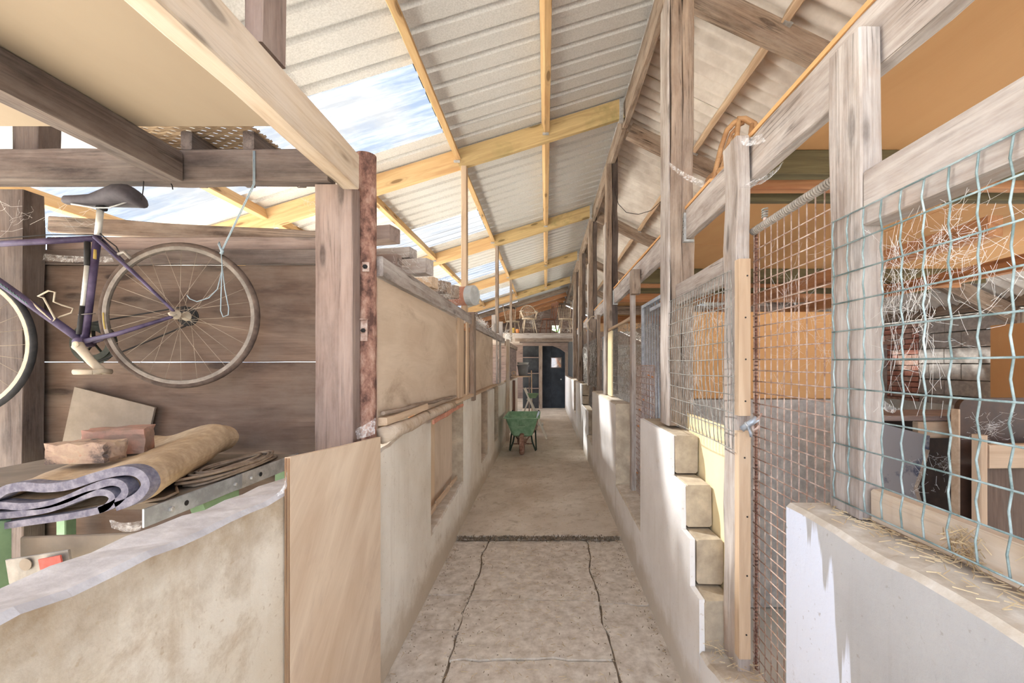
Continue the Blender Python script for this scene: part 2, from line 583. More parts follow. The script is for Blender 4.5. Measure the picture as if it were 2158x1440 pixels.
m['door_blue'] = plain('door_blue', srgb(48, 56, 66), c2=srgb(34, 40, 48), scale=4, rough=0.55)
m['dark_board'] = plain('dark_board', srgb(70, 72, 74), c2=srgb(52, 54, 56), scale=4)
m['varnish'] = wood('varnish', srgb(150, 96, 66), srgb(104, 62, 40), bump=0.1, rough=0.4)
m['chair_wood'] = wood('chair_wood', srgb(206, 182, 148), srgb(166, 136, 104), bump=0.1, dust=srgb(222, 212, 194), dustamt=0.5)
m['cane'] = wood('cane', srgb(206, 156, 92), srgb(164, 112, 58), grain=10, bump=0.1, rough=0.5)
m['straw'] = plain('straw', srgb(226, 204, 156), c2=srgb(168, 136, 88), scale=3)
m['speckled'] = plain('speckled', srgb(132, 128, 128), c2=srgb(70, 74, 92), scale=9, lo=0.36, hi=0.46)
m['headboard'] = plain('headboard', srgb(96, 64, 44), c2=srgb(66, 44, 32), scale=5, rough=0.5)
m['cream'] = plain('cream', srgb(226, 220, 204), var=0.08)
m['pale_grey'] = plain('pale_grey', srgb(196, 196, 188), c2=srgb(172, 170, 160), scale=5)
m['leaf'] = plain('leaf', srgb(150, 196, 110), c2=srgb(100, 150, 76), scale=5)
m['leaf'].node_tree.nodes['Principled BSDF'].inputs['Roughness'].default_value = 0.6
m['pale_ground'] = plain('pale_ground', srgb(205, 200, 190), c2=srgb(180, 176, 164), scale=1.2, rough=1.0)  # made pale so the sunlit ground bounces light under the roof
m['wicker'] = wood('wicker', srgb(186, 158, 120), srgb(120, 92, 64), grain=60, bump=0.4)


def web_material():
    M = Mat('cobweb', 1.0)
    M.color(srgb(240, 238, 236))
    tr = M.n.new('ShaderNodeBsdfTransparent')
    mx = M.n.new('ShaderNodeMixShader')
    f = M.noise(M.coord('Object', (1, 1, 1)), 40, 5, 0.75, 0.8)
    f2 = M.math('MULTIPLY', M.mask(f, 0.38, 0.8), 0.75)
    M.l.new(f2, mx.inputs[0])
    M.l.new(tr.outputs[0], mx.inputs[1])
    M.l.new(M.b.outputs[0], mx.inputs[2])
    M.l.new(mx.outputs[0], M.n['Material Output'].inputs['Surface'])
    return M.m


m['web_sheet'] = web_material()
m['web'] = plain('web_strand', srgb(232, 228, 222), var=0.08, rough=1.0)


def grp_material():
    """dusty clear roof sheet: lets the sky show through, scatters a little"""
    M = Mat('clear_sheet', 0.6)
    dif = M.n.new('ShaderNodeBsdfTranslucent')
    dif.inputs['Color'].default_value = (0.11, 0.112, 0.115, 1)
    tr = M.n.new('ShaderNodeBsdfTransparent')
    tr.inputs['Color'].default_value = (0.11, 0.115, 0.123, 1)
    mx = M.n.new('ShaderNodeMixShader')
    f = M.noise(M.coord('Position', (1.2, 9, 1.2)), 1.0, 5, 0.7)
    f2 = M.math('ADD', M.math('MULTIPLY', M.mask(f, 0.42, 0.75), 0.35), 0.12)
    M.l.new(f2, mx.inputs[0])
    M.l.new(tr.outputs[0], mx.inputs[1])
    M.l.new(dif.outputs[0], mx.inputs[2])
    M.l.new(mx.outputs[0], M.n['Material Output'].inputs['Surface'])
    return M.m


m['clear'] = grp_material()


def glass_material():
    M = Mat('pane_glass', 0.05)
    tr = M.n.new('ShaderNodeBsdfTransparent')
    gl = M.n.new('ShaderNodeBsdfGlossy')
    gl.inputs['Roughness'].default_value = 0.05
    mx = M.n.new('ShaderNodeMixShader')
    mx.inputs[0].default_value = 0.08
    M.l.new(tr.outputs[0], mx.inputs[1])
    M.l.new(gl.outputs[0], mx.inputs[2])
    M.l.new(mx.outputs[0], M.n['Material Output'].inputs['Surface'])
    return M.m


m['glass'] = glass_material()

# ------------------------------------------------------------------ large structure
XL, XR, WT = -0.83, 0.70, 1.2                      # aisle faces of the low walls, their height
zL = lambda x: 4.16 + 0.31 * x                     # underside of the new roof slope
zR = lambda x: 4.42 - 0.48 * (x - 0.85)            # underside of the old roof slope

mk('ground', [(-40, -40, -0.06), (40, -40, -0.06), (40, 60, -0.06), (-40, 60, -0.06)], [(0, 1, 2, 3)], m['pale_ground'])
tag(bpy.data.objects['ground'], 'bare dry ground around and under the barn', 'ground', kind='structure')

# floor: concrete strip with a broken edge, older cracked slabs nearer the camera
def edge_noise(a, b, amp=0.016):
    return 1.9 * amp * (mnoise.noise(Vector((a * 5.1, b * 3.7, 0.3))) + 0.6 * mnoise.noise(Vector((a * 17, b * 13, 4.3))))


floor = thing('floor', 'worn concrete aisle floor with cracked slabs near the front', 'floor', (0, 3, 0), kind='structure')


def slab(x0, x1, y0, y1, z, name='slab', gap=0.006, t=0.05, mt='concrete'):
    def side(ax, c, s, e, sg):
        n = max(2, int(abs(e - s) / 0.08))
        out = []
        for i in range(n):
            k = s + (e - s) * i / n
            d = edge_noise(c, k, 0.016) + sg * gap
            if abs(c - XL) < 0.02 or abs(c - XR) < 0.02:
                d = 0
            out.append((c + d, k) if ax == 0 else (k, c + d))
        return out
    poly = side(1, y0, x0, x1, 1) + side(0, x1, y0, y1, -1) + side(1, y1, x1, x0, -1) + side(0, x0, y1, y0, 1)
    return prism(name, poly, z - t, z, 2, m[mt], floor)


slab(XL, XR, 3.98, 15.5, 0.0, 'concrete_strip')
box('dirt_bed', XL, XR, -1.5, 4.1, -0.07, -0.044, m['dirt'], floor, rough=0)
for (a, b, c, d, z) in ((XL, -0.53, -1.3, 2.06, -0.022), (XL, -0.53, 2.06, 2.62, -0.017), (XL, -0.53, 2.62, 3.02, -0.021), (XL, -0.53, 3.02, 3.95, -0.018),
                        (-0.53, 0.37, -1.3, 2.36, -0.024), (-0.53, 0.37, 2.36, 2.94, -0.017), (-0.53, 0.37, 2.94, 3.95, -0.019),
                        (0.37, XR, -1.3, 2.9, -0.02), (0.37, XR, 2.9, 3.95, -0.018)):
    slab(a, b, c, d if d < 3.9 else 3.945, z - 0.012, mt='concrete_near')
box('far_floor', -4.3, 0.8, 15.5, 20, -0.05, 0.0, m['concrete'], floor, rough=0)


def wall_piece(name, x0, x1, prof, matf, label, capm=None, parent=None, rough=0.006):
    """low wall: profile of (y, top z) points along the aisle, uneven top edge"""
    pts = []
    for (a, za), (b, zb) in zip(prof, prof[1:]):
        n = max(1, int((b - a) / 0.07))
        for i in range(n):
            t = i / n
            pts.append((a + (b - a) * t, za + (zb - za) * t))
    pts.append(prof[-1])
    vs, fs, fmi = [], [], []
    rg = random.Random(len(pts))
    n = len(pts)
    for (y, z) in pts:
        e = rg.uniform(-rough, rough)
        e2 = rg.uniform(-rough, rough)
        vs += [(x0, y, -0.04), (x0, y, z - 0.012 + e), (x0 + 0.012, y, z + e), (x1 - 0.012, y, z + e2), (x1, y, z - 0.012 + e2), (x1, y, -0.04)]
    for i in range(n - 1):
        for k in range(5):
            a = i * 6 + k
            fs.append((a, a + 1, a + 7, a + 6))
            fmi.append(1 if k in (1, 2, 3) else 0)
    fs.append((5, 4, 3, 2, 1, 0))
    fmi.append(2)
    b = (n - 1) * 6
    fs.append((b, b + 1, b + 2, b + 3, b + 4, b + 5))
    fmi.append(2)
    o = mk(name, vs, fs, matf, parent, mats=[matf, capm or m['dusty_cap'], m['block']], fmi=fmi)
    if parent is None:
        tag(o, label, 'wall', kind='structure')
    return o


# --- low walls on the left
wall_piece('wall_left', XL - 0.14, XL, [(-1.3, 1.22), (0.6, 1.215), (1.35, 1.19), (1.94, 1.18)], m['stained_wall'], 'stained plaster wall below the hanging bicycle, nearest on its side', m['grey_cap'])
wall_piece('wall_left', XL - 0.14, XL, [(2.12, 1.16), (2.5, 1.2), (3.09, 1.23)], m['whitewash'], 'whitewashed low wall section just past the rusty pole')
wl2 = wall_piece('wall_left', XL - 0.14, XL, [(3.09, 0.36), (3.7, 0.39), (4.3, 0.42)], m['whitewash'], 'low sill wall under the first boarded-up opening past the pole', m['dusty_cap'])
wall_piece('wall_left', XL - 0.14, XL, [(4.3, 1.24), (5.5, 1.24)], m['whitewash'], 'whitewashed low wall between the wide and the narrow boarded openings', m['dusty_cap'])
wall_piece('wall_left', XL - 0.14, XL, [(5.5, 0.33), (6.1, 0.33)], m['whitewash'], 'low sill wall under the second, narrow boarded opening')
wall_piece('wall_left', XL - 0.14, XL, [(6.1, 1.22), (6.9, 1.22)], m['whitewash'], 'short whitewashed wall section alongside the wheelbarrow front')
wall_piece('wall_left', XL - 0.14, XL, [(6.9, 0.33), (7.5, 0.33)], m['whitewash'], 'low sill wall beside the wheelbarrow wheel')
wall_piece('wall_left', XL - 0.14, XL, [(7.5, 1.22), (9.6, 1.22)], m['whitewash'], 'whitewashed wall section beside the wheelbarrow handles and stepladder')
wall_piece('wall_left', XL - 0.14, XL, [(10.0, 1.22), (12.6, 1.22)], m['whitewash'], 'last whitewashed low wall section before the dark end room')

# --- low walls on the right
wall_piece('wall_right', XR, XR + 0.17, [(-1.3, 1.205), (1.243, 1.2)], m['flaked_wall'], 'thick low wall with flaking white paint under the green wire mesh', m['dusty_cap'])


def stepped_wall(label, rows, far, cap_last=True):
    """plastered skin on the aisle side, bare concrete blocks stepping down at the near end"""
    poly = [(far, -0.04)]
    z_prev = None
    poly.append((far, rows[0][1]))
    for (y, zt, zb) in rows:
        poly += [(y + 0.008, zt), (y + 0.004, zb)]
    poly[-1] = (rows[-1][0], -0.04)
    w = prism('wall_right', poly, XR, XR + 0.025, 0, m['white_lime'])
    tag(w, label, 'wall', kind='structure')
    for (y, zt, zb) in rows:
        a = y
        k = 0
        while a < far - 0.02:
            b = min(a + 0.44, far)
            if far - b < 0.1:
                b = far
            e = RNG.uniform(-0.004, 0.004)
            box('concrete_block', XR + 0.027, XR + 0.155 + e, a + (0 if k == 0 else 0.006), b - 0.004, zb + 0.01, zt - 0.001, m['block'], w, rough=0.004, ch=0.01, seg=3)
            a = b
            k += 1
    return w


stepped_wall('white plastered wall with bare blocks stepping down beside the rusty mesh gate', [(2.40, 1.2, 0.975), (2.20, 0.975, 0.75), (2.066, 0.75, 0.525), (1.94, 0.525, 0.30)], 3.16)
wall_piece('wall_right', XR, XR + 0.17, [(3.16, 0.37), (4.26, 0.40)], m['white_lime'], 'low threshold wall under the grey barred gate')
wall_piece('wall_right', XR, XR + 0.17, [(4.27, 1.21), (6.43, 1.2)], m['white_lime'], 'white wall with a hollow grey end past the barred gate')
stepped_wall('white wall whose grey blocks step down twice, further along the aisle', [(8.4, 1.21, 0.985), (8.39, 0.98, 0.81), (7.24, 0.80, 0.40)], 9.95)
wall_piece('wall_right', XR, XR + 0.17, [(6.43, 0.38), (7.24, 0.40)], m['white_lime'], 'low threshold wall before the twice-stepped wall')
wall_piece('wall_right', XR, XR + 0.17, [(9.96, 0.45), (10.6, 0.45)], m['white_lime'], 'low threshold wall past the twice-stepped wall')
wall_piece('wall_right', XR, XR + 0.17, [(10.6, 1.2), (15.3, 1.2)], m['white_lime'], 'last white wall on the mesh side reaching the dark doorway')
# broken threshold at the rusty gate
thr = wall_piece('wall_right', XR, XR + 0.2, [(1.243, 0.36), (1.6, 0.34), (1.94, 0.29)], m['white_lime'], 'broken dusty threshold under the rusty mesh gate', m['dusty_cap'], rough=0.015)

# --- outer walls
tag(box('wall_outer_left', -4.5, -4.36, 3.2, 20, -0.05, 1.25, m['whitewash'], rough=0), 'far outer side wall behind the boarded stalls', 'wall', kind='structure')
wo = thing('wall_outer_right', 'red brick and grey block outer wall seen through the green mesh', 'wall', (5.2, 6, 0), kind='structure')
box('backing', 5.3, 5.4, 4.4, 7.6, -0.05, 2.22, m['mortar'], wo, rough=0)
box('backing', 5.3, 5.4, 7.6, 20, -0.05, 1.2, m['mortar'], wo, rough=0)
for r in range(11):                                # concrete blocks
    z0 = -0.03 + r * 0.205
    off = 0.0 if r % 2 else -0.22
    for k in range(4):
        y0, y1 = 4.45 + off + k * 0.45, 4.45 + off + k * 0.45 + 0.44
        y0, y1 = max(y0, 4.42), min(y1, 5.95)
        if y1 - y0 > 0.06:
            box('concrete_block', 5.2 + RNG.uniform(-.004, .004), 5.3, y0, y1, z0, z0 + 0.195, m['grey_block'], wo, rough=0.002, ch=0.006, seg=2)
for r in range(29):                                # bricks
    z0 = -0.03 + r * 0.077
    off = 0.0 if r % 2 else -0.118
    for k in range(4):
        y0 = 5.96 + off + k * 0.236
        y1 = y0 + 0.226
        y0, y1 = max(y0, 5.96), min(y1, 6.75)
        if y1 - y0 > 0.04 and r > 8:
            box('brick', 5.2 + RNG.uniform(-.005, .005), 5.3, y0, y1, z0, z0 + 0.067, m['brick'] if RNG.random() < 0.6 else m['pale_brick'], wo, rough=0.001, ch=0.004, seg=2)
box('lintel', 5.17, 5.32, 4.42, 6.75, 2.24, 2.36, m['brown_wood'], wo)

# unseen gable panels added behind the camera to cut light on the near walls
wf = thing('wall_front_baffle', 'unseen gable panels added behind the viewer to cut the front light', 'wall', (0, -1.6, 0), kind='structure')
prism('gable_panel', [(-4.5, 0), (-1.2, 0), (-1.2, zL(-1.2) - 0.02), (-4.5, zL(-4.5) - 0.02)], -1.7, -1.6, 1, m['mid_wood'], wf)
prism('gable_panel', [(1.2, 0), (5.4, 0), (5.4, zR(5.4) - 0.02), (1.2, zR(1.2) - 0.02)], -1.7, -1.6, 1, m['mid_wood'], wf)

# back gable with a gap that shows greenery
wb = thing('wall_back', 'boarded gable wall at the far end of the barn', 'wall', (0, 20, 0), kind='structure')
prism('gable_panel', [(-4.4, 0), (0.3, 0), (0.3, zL(0.3) - 0.02), (-4.4, zL(-4.4) - 0.02)], 20.0, 20.08, 1, m['mid_wood'], wb)
prism('gable_panel', [(0.66, 0), (5.3, 0), (5.3, zR(5.3) - 0.02), (0.85, 4.38), (0.66, zL(0.66) - 0.02)], 20.0, 20.08, 1, m['mid_wood'], wb)
prism('gable_panel', [(0.3, 0), (0.66, 0), (0.66, 3.05), (0.3, 3.2)], 20.0, 20.08, 1, m['mid_wood'], wb)
prism('gable_panel', [(0.3, 3.42), (0.66, 3.42), (0.66, zL(0.66) - 0.02), (0.3, zL(0.3) - 0.02)], 20.0, 20.08, 1, m['mid_wood'], wb)

# ------------------------------------------------------------------ roof
roofl = thing('roof_left', 'new pale metal roof slope on yellow pine rafters with clear panels', 'roof', (-1.8, 8, 3.6), kind='structure')
roofr = thing('roof_right', 'old grey corrugated roof slope on dark rafters', 'roof', (3, 8, 3.4), kind='structure')


def ribbed(name, x0, x1, y0, y1, zf, mat, parent, pitch=0.2, flat=0.138, up=0.034, lift=0.0):
    ys = []
    n = int(round((y1 - y0) / pitch))
    for i in range(n):
        a = y0 + i * pitch
        sl = (pitch - flat) * 0.28
        ys += [(a, 0), (a + flat, 0), (a + flat + sl, up), (a + pitch - sl, up)]
    ys += [(y1, 0), (y1 + 0.05, 0.0)]
    vs, fs = [], []
    for x in (x0, x1):
        vs += [(x, y, zf(x) + h + lift) for y, h in ys]
    k = len(ys)
    fs = [(i, i + 1, i + 1 + k, i + k) for i in range(k - 1)]
    return mk(name, vs, fs, mat, parent)


SKY = (1, 4, 7, 10, 13, 16)
proto = None
for i in range(21):
    y0 = -0.85 + i
    if i in SKY:
        ribbed('roof_sheet', -1.0, 0.84, y0, y0 + 1.0, zL, m['fleece'], roofl, lift=0.006)
        ribbed('clear_sheet', -4.6, -0.97, y0, y0 + 1.0, zL, m['clear'], roofl, lift=0.003, up=0.012)
    elif proto is None:
        proto = ribbed('roof_sheet', -4.6, 0.84, y0, y0 + 1.0, zL, m['fleece'], roofl)
    else:
        c = proto.copy()
        COL.objects.link(c)
        c.matrix_basis = Matrix.Translation((0, i, 0.0015 * (i % 2))) @ proto.matrix_basis
        WM[c] = c.matrix_basis.copy()


def wavy(name, x0, x1, y0, y1, zf, mat, parent, lift=0.0, pitch=0.1433, amp=0.028):
    n = int(round((y1 - y0) / pitch * 8))
    vs = []
    for x in (x0, x1):
        for i in range(n + 1):
            y = y0 + (y1 - y0) * i / n
            vs.append((x, y, zf(x) + lift + amp * math.sin(2 * math.pi * (y - y0) / pitch)))
    k = n + 1
    return mk(name, vs, [(i, i + 1, i + 1 + k, i + k) for i in range(n)], mat, parent, smooth=True)


for r, (x0, x1) in enumerate(((0.86, 2.3), (2.2, 3.72), (3.62, 5.6))):
    pr = None
    for i in range(21):
        y0 = -0.9 + i * 1.0
        lift = 0.03 - 0.004 * r
        if r == 2 and i in (3, 4, 5, 6, 7, 9, 11, 13):  # clear sheets here are out of view, added to let light into the stalls
            wavy('clear_sheet', x0, 4.3, y0 + 0.0031 * i, y0 + 0.0031 * i + 1.0748, zR, m['clear'], roofr, lift)
            wavy('roof_sheet', 4.2, x1, y0 + 0.0031 * i, y0 + 0.0031 * i + 1.0748, zR, m['fibre_cement'], roofr, lift - 0.003)
        elif pr is None:
            pr = wavy('roof_sheet', x0, x1, y0, y0 + 1.0748, zR, m['fibre_cement'], roofr, lift)
        else:
            c = pr.copy()
            COL.objects.link(c)
            c.matrix_basis = Matrix.Translation((RNG.uniform(-0.02, 0.02), i * 1.0031, 0.001 * (i % 2))) @ pr.matrix_basis
            WM[c] = c.matrix_basis.copy()
prism('ridge_cap', [(0.55, zL(0.55) + 0.05), (0.85, 4.52), (1.15, zR(1.15) + 0.06), (1.15, zR(1.15) + 0.075), (0.85, 4.54), (0.55, zL(0.55) + 0.065)], -1.0, 20.2, 1, m['fibre_cement'], roofr)

RAF = (-1.5, 1.5, 4.5, 7.5, 10.5, 13.5)
for d in RAF:
    for (xa, xb, mt) in ((-0.93, 0.80, 'pine_green'), (-4.35, -0.93, 'new_pine')):
        timber('rafter', (xa, d, zL(xa) - 0.122), (xb, d, zL(xb) - 0.122), 0.05, 0.2, m[mt], roofl, ch=0.003, rough=0.001)
for d in (15.2, 16.4, 17.6, 18.8):
    timber('rafter', (-4.35, d, zL(-4.35) - 0.11), (0.80, d, zL(0.8) - 0.11), 0.06, 0.15, m['brown_wood'] if d < 16 else m['orange_wood'], roofl)
for a, b in zip(RAF, RAF[1:]):
    for x in (0.0, -0.93, -1.95, -2.95, -3.9):
        w_, h_ = (0.055, 0.115)
        timber('purlin', (x, a + 0.027, zL(x) - 0.075), (x, b - 0.027, zL(x) - 0.075), w_, h_, m['new_pine'] if x < -0.5 else m['pale_yellow'] if 'pale_yellow' in m else m['new_pine'], roofl, up=(-0.31, 0, 1), ch=0.003, rough=0.001)
        for s, dd in ((a, 1), (b, -1)):
            if s > 1 and x > -2:
                y_ = s + dd * 0.03
                box('joist_hanger', x - 0.032, x + 0.032, y_ - 0.006, y_ + 0.03 * 1, zL(x) - 0.16, zL(x) - 0.134, m['zinc'], roofl, rough=0, ch=0.001, seg=1)
timber('ridge_board', (0.855, -1.3, 4.27), (0.855, 4.62, 4.27), 0.055, 0.24, m['brown_wood'], roofl, rough=0.004)
timber('ridge_board', (0.855, 4.64, 4.26), (0.855, 10.5, 4.26), 0.055, 0.22, m['brown_wood'], roofl, rough=0.004)
timber('ridge_board', (0.855, 10.52, 4.26), (0.855, 20, 4.26), 0.055, 0.22, m['brown_wood'], roofl, rough=0.004)
for d in (4.5, 7.5, 10.5, 13.5):
    box('joist_hanger', 0.772, 0.815, d - 0.034, d + 0.034, zL(0.8) - 0.25, zL(0.8) - 0.02, m['zinc'], roofl, rough=0, ch=0.002, seg=1)
RR = (0.2, 2.95, 4.75, 7.5, 10.5, 13.5, 16.5)
for d in RR:
    timber('rafter', (0.93, d, zR(0.93) - 0.19), (5.35, d, zR(5.35) - 0.19), 0.085, 0.17, m['brown_wood'], roofr, rough=0.006)
for x in (1.64, 2.55, 3.5, 4.5):
    for a, b in zip(RR, RR[1:]):
        timber('purlin', (x, a + 0.045, zR(x) - 0.075), (x, b - 0.045, zR(x) - 0.075), 0.05, 0.1, m['orange_wood'] if x > 3 else m['batten'], roofr, up=(0.48, 0, 1), rough=0.003)
        for s, dd in ((a, 1), (b, -1)):
            if 2 < s < 9 and x < 2:
                y_ = s + dd * 0.055
                timber('joist_hanger', (x, y_ - 0.02, zR(x) - 0.131), (x, y_ + 0.02, zR(x) - 0.131), 0.06, 0.012, m['zinc'], roofr, up=(0.48, 0, 1), rough=0, ch=0.001, seg=1)

# --- loft decks: plywood undersides over the stalls
cr = thing('ceiling_right', 'orange plywood loft deck over the mesh-fronted stalls', 'ceiling', (2.4, 4, 2.56), kind='structure')
for (a, b) in ((-1.0, 0.55), (0.56, 1.92), (2.24, 3.4), (3.41, 4.6), (4.61, 5.9), (5.91, 7.2), (7.21, 8.4), (8.41, 12.5)):
    box('plywood_sheet', 0.86, 2.45, a, b, 2.557, 2.575, m['orange_ply'], cr, axis=1, rough=0, ch=0.001)
    if a > 4.5:
        continue
    box('plywood_sheet', 2.455, 4.4, a, b, 2.557, 2.575, m['orange_ply'], cr, axis=1, rough=0, ch=0.001)
for (d, w_, h_, mt) in ((1.93, 0.06, 0.11, 'olive_wood'), (2.06, 0.06, 0.12, 'orange_wood'), (2.2, 0.05, 0.12, 'olive_wood'), (4.3, 0.06, 0.14, 'olive_wood'), (4.55, 0.06, 0.14, 'orange_wood'), (4.9, 0.06, 0.14, 'olive_wood'),
                        (5.6, 0.06, 0.14, 'orange_wood'), (7.0, 0.06, 0.14, 'brown_wood'), (8.5, 0.06, 0.14, 'orange_wood'), (-0.4, 0.06, 0.12, 'brown_wood')):
    box('joist', 0.9, 4.4, d - w_ / 2, d + w_ / 2, 2.556 - h_, 2.556, m[mt], cr, rough=0.002)
for (x, mt) in ((2.42, 'orange_wood'), (3.5, 'orange_wood')):
    box('bearer', x - 0.04, x + 0.04, 2.3, 9, 2.29, 2.40, m[mt], cr, rough=0.003)
cl = thing('ceiling_left', 'tan sheet loft deck over the hanging bicycle', 'ceiling', (-1.8, 0.4, 2.55), kind='structure')
box('deck_sheet', -3.2, -0.86, -1.0, 1.70, 2.548, 2.562, m['tan_sheet'], cl, axis=1, rough=0, ch=0.001)
cf = thing('ceiling_far', 'dusty board loft deck bridging the aisle at the far end', 'ceiling', (0, 13, 2.4), kind='structure')
for k in range(8):
    box('floor_board', -4.3, 0.86, 12.5 + k * 0.95, 12.5 + k * 0.95 + 0.94, 2.49, 2.515, m['grey_wood'], cf, axis=0, rough=0.001)
box('edge_board', -0.9, 0.80, 12.46, 12.5, 2.36, 2.5, m['grey_wood'], cf)
box('joist', -0.9, 0.8, 12.54, 12.62, 2.27, 2.40, m['brown_wood'], cf)
for d in (13.6, 14.7):
    box('joist', -0.9, 0.8, d, d + 0.06, 2.33, 2.48, m['dark_wood'], cf)

# --- stall divider seen through the rusty gate
wd = thing('wall_stall', 'block and plywood divider wall inside the first stall', 'wall', (1.5, 2.9, 0), kind='structure')
box('block_base', 0.9, 2.12, 2.9, 3.02, -0.05, 1.36, m['grey_block'], wd, rough=0.002)
box('plywood_sheet', 0.9, 2.14, 2.92, 2.94, 1.365, 1.96, m['orange_ply'], wd, axis=0, rough=0.001)
for d in (6.5, 9.4):
    w_ = thing('wall_stall', 'dark block divider wall between far stalls' + (' past the barred gate' if d < 7 else ' near the loft bridge'), 'wall', (2.4, d, 0), kind='structure')
    box('block_base', 0.9, 5.2, d, d + 0.14, -0.05, 1.9, m['grey_block'], w_, rough=0.002)

# --- end room: posts, header, dark boards, door
we = thing('wall_end', 'dark boarded end wall with shelves beside the doorway', 'wall', (0, 15.4, 0), kind='structure')
box('dark_panel', -0.83, -0.24, 15.5, 15.56, 0, 2.36, m['dark_board'], we, axis=2, rough=0)
box('frame_post', -0.245, -0.12, 15.34, 15.48, 0, 2.36, m['brown_wood'], we)
box('frame_post', 0.70, 0.80, 15.34, 15.48, 0, 2.36, m['brown_wood'], we)
prism('header_board', [(-0.83, 2.49), (-0.83, 2.26), (0.25, 2.26), (0.5, 2.16), (0.7, 2.02), (0.86, 2.02), (0.86, 2.49)], 15.3, 15.34, 1, m['mid_wood'], we)
for z in (0.72, 1.26, 1.83):
    box('shelf_board', -0.83, -0.25, 15.28, 15.5, z, z + 0.03, m['mid_wood'], we)
box('dark_side', 0.80, 0.86, 12.6, 15.3, 1.2, 2.36, m['dark_board'], we, axis=1, rough=0)
dr = thing('door_1', 'dark blue door with a small square window at the aisle end', 'door', (0.3, 15.6, 0), kind='structure')
for (a, b, c, d) in ((-0.12, 0.2, 0, 2.3), (0.57, 0.72, 0, 2.3), (0.2, 0.57, 0, 1.48), (0.2, 0.57, 1.84, 2.3)):
    box('door_panel', a, b, 15.62, 15.66, c, d, m['door_blue'], dr, axis=2, rough=0, ch=0.001)
box('pane', 0.2, 0.57, 15.635, 15.642, 1.48, 1.84, m['glass'], dr, rough=0, ch=0.0005, seg=1)
for (a, b, c, d) in ((0.18, 0.59, 1.46, 1.49), (0.18, 0.59, 1.83, 1.86), (0.18, 0.21, 1.49, 1.83), (0.56, 0.59, 1.49, 1.83)):
    box('pane_bead', a, b, 15.605, 15.622, c, d, m['dark_wood'], dr, rough=0, ch=0.002, seg=1)
timber('room_brace', (-0.1, 18.2, 1.0), (1.2, 18.2, 2.3), 0.1, 0.1, m['batten'], we)
timber('room_brace', (0.9, 18.0, 1.0), (0.2, 18.0, 2.3), 0.1, 0.1, m['orange_wood'], we)
lathe('door_handle', [(0.0, 0), (0.012, 0), (0.012, 0.03), (0.026, 0.035), (0.026, 0.05), (0.0, 0.055)], Matrix.Translation((0.56, 15.62, 1.05)) @ Matrix.Rotation(math.pi / 2, 4, 'X'), m['zinc'], dr, 12)

# ------------------------------------------------------------------ timber frame, right side
def T(name, label, cat, o, group=None):
    return tag(o, label, cat, group)


T('', 'short weathered post standing on the flaking wall end', 'post', box('timber_post', 0.80, 0.857, 1.083, 1.204, 1.205, 2.46, m['grey_wood'], rough=0.003))
T('', 'weathered gate post carrying two pale stop battens', 'post', box('timber_post', 0.80, 0.853, 1.78, 1.92, 0.31, 2.556, m['grey_wood'], rough=0.003))
T('', 'upper pale wooden batten screwed to the gate post', 'batten', box('stop_batten', 0.786, 0.834, 1.735, 1.778, 1.39, 2.03, m['batten'], rough=0.0005, ch=0.002))
T('', 'lower pale wooden batten screwed to the gate post', 'batten', box('stop_batten', 0.786, 0.834, 1.735, 1.778, 0.40, 1.325, m['batten'], rough=0.0005, ch=0.002))
for n, (z0, zz) in enumerate(((1.45, 'u'), (0.5, 'l'))):
    par = [o for o in bpy.data.objects if o.name.startswith('stop_batten')][n]
    for k in range(4):
        z = z0 + k * (0.17 if n == 0 else 0.24)
        lathe('screw', [(0.0035, 0), (0.0035, 0.002), (0, 0.0025)], Matrix.Translation((0.812 + RNG.uniform(-.008, .008), 1.735, z)) @ Matrix.Rotation(math.pi / 2, 4, 'X'), m['black'], par, 8)
post_d = (2.72, 5.5, 7.7, 9.9, 11.9)
post_txt = ('tall double roof post behind the wavy grey mesh', 'second tall double roof post along the mesh stalls', 'third tall double roof post along the mesh stalls', 'fourth tall double roof post along the mesh stalls', 'last tall double roof post before the loft bridge')
for d, tx in zip(post_d, post_txt):
    t = thing('roof_post', tx, 'post', (0.84, d, 1.2), group='tall posts under the ridge')
    zt = zR(0.93) - 0.12 if d > 3 else 4.14
    box('post_timber', 0.772, 0.842, d - 0.08, d + 0.09, 1.22, zL(0.8) - 0.26, m['grey_brown'] if 'grey_brown' in m else m['brown_wood'], t, rough=0.004)
    box('post_timber', 0.846, 0.918, d - 0.075, d + 0.07, 1.22, zt, m['dark_wood'] if d > 3 else m['brown_wood'], t, rough=0.005)
    box('face_board', 0.756, 0.771, d - 0.082, d + 0.092, 1.22, 3.9 if d < 3 else 3.4, m['grey_wood'], t, rough=0.003)  # pale facing stands in for light falling on the post's aisle side
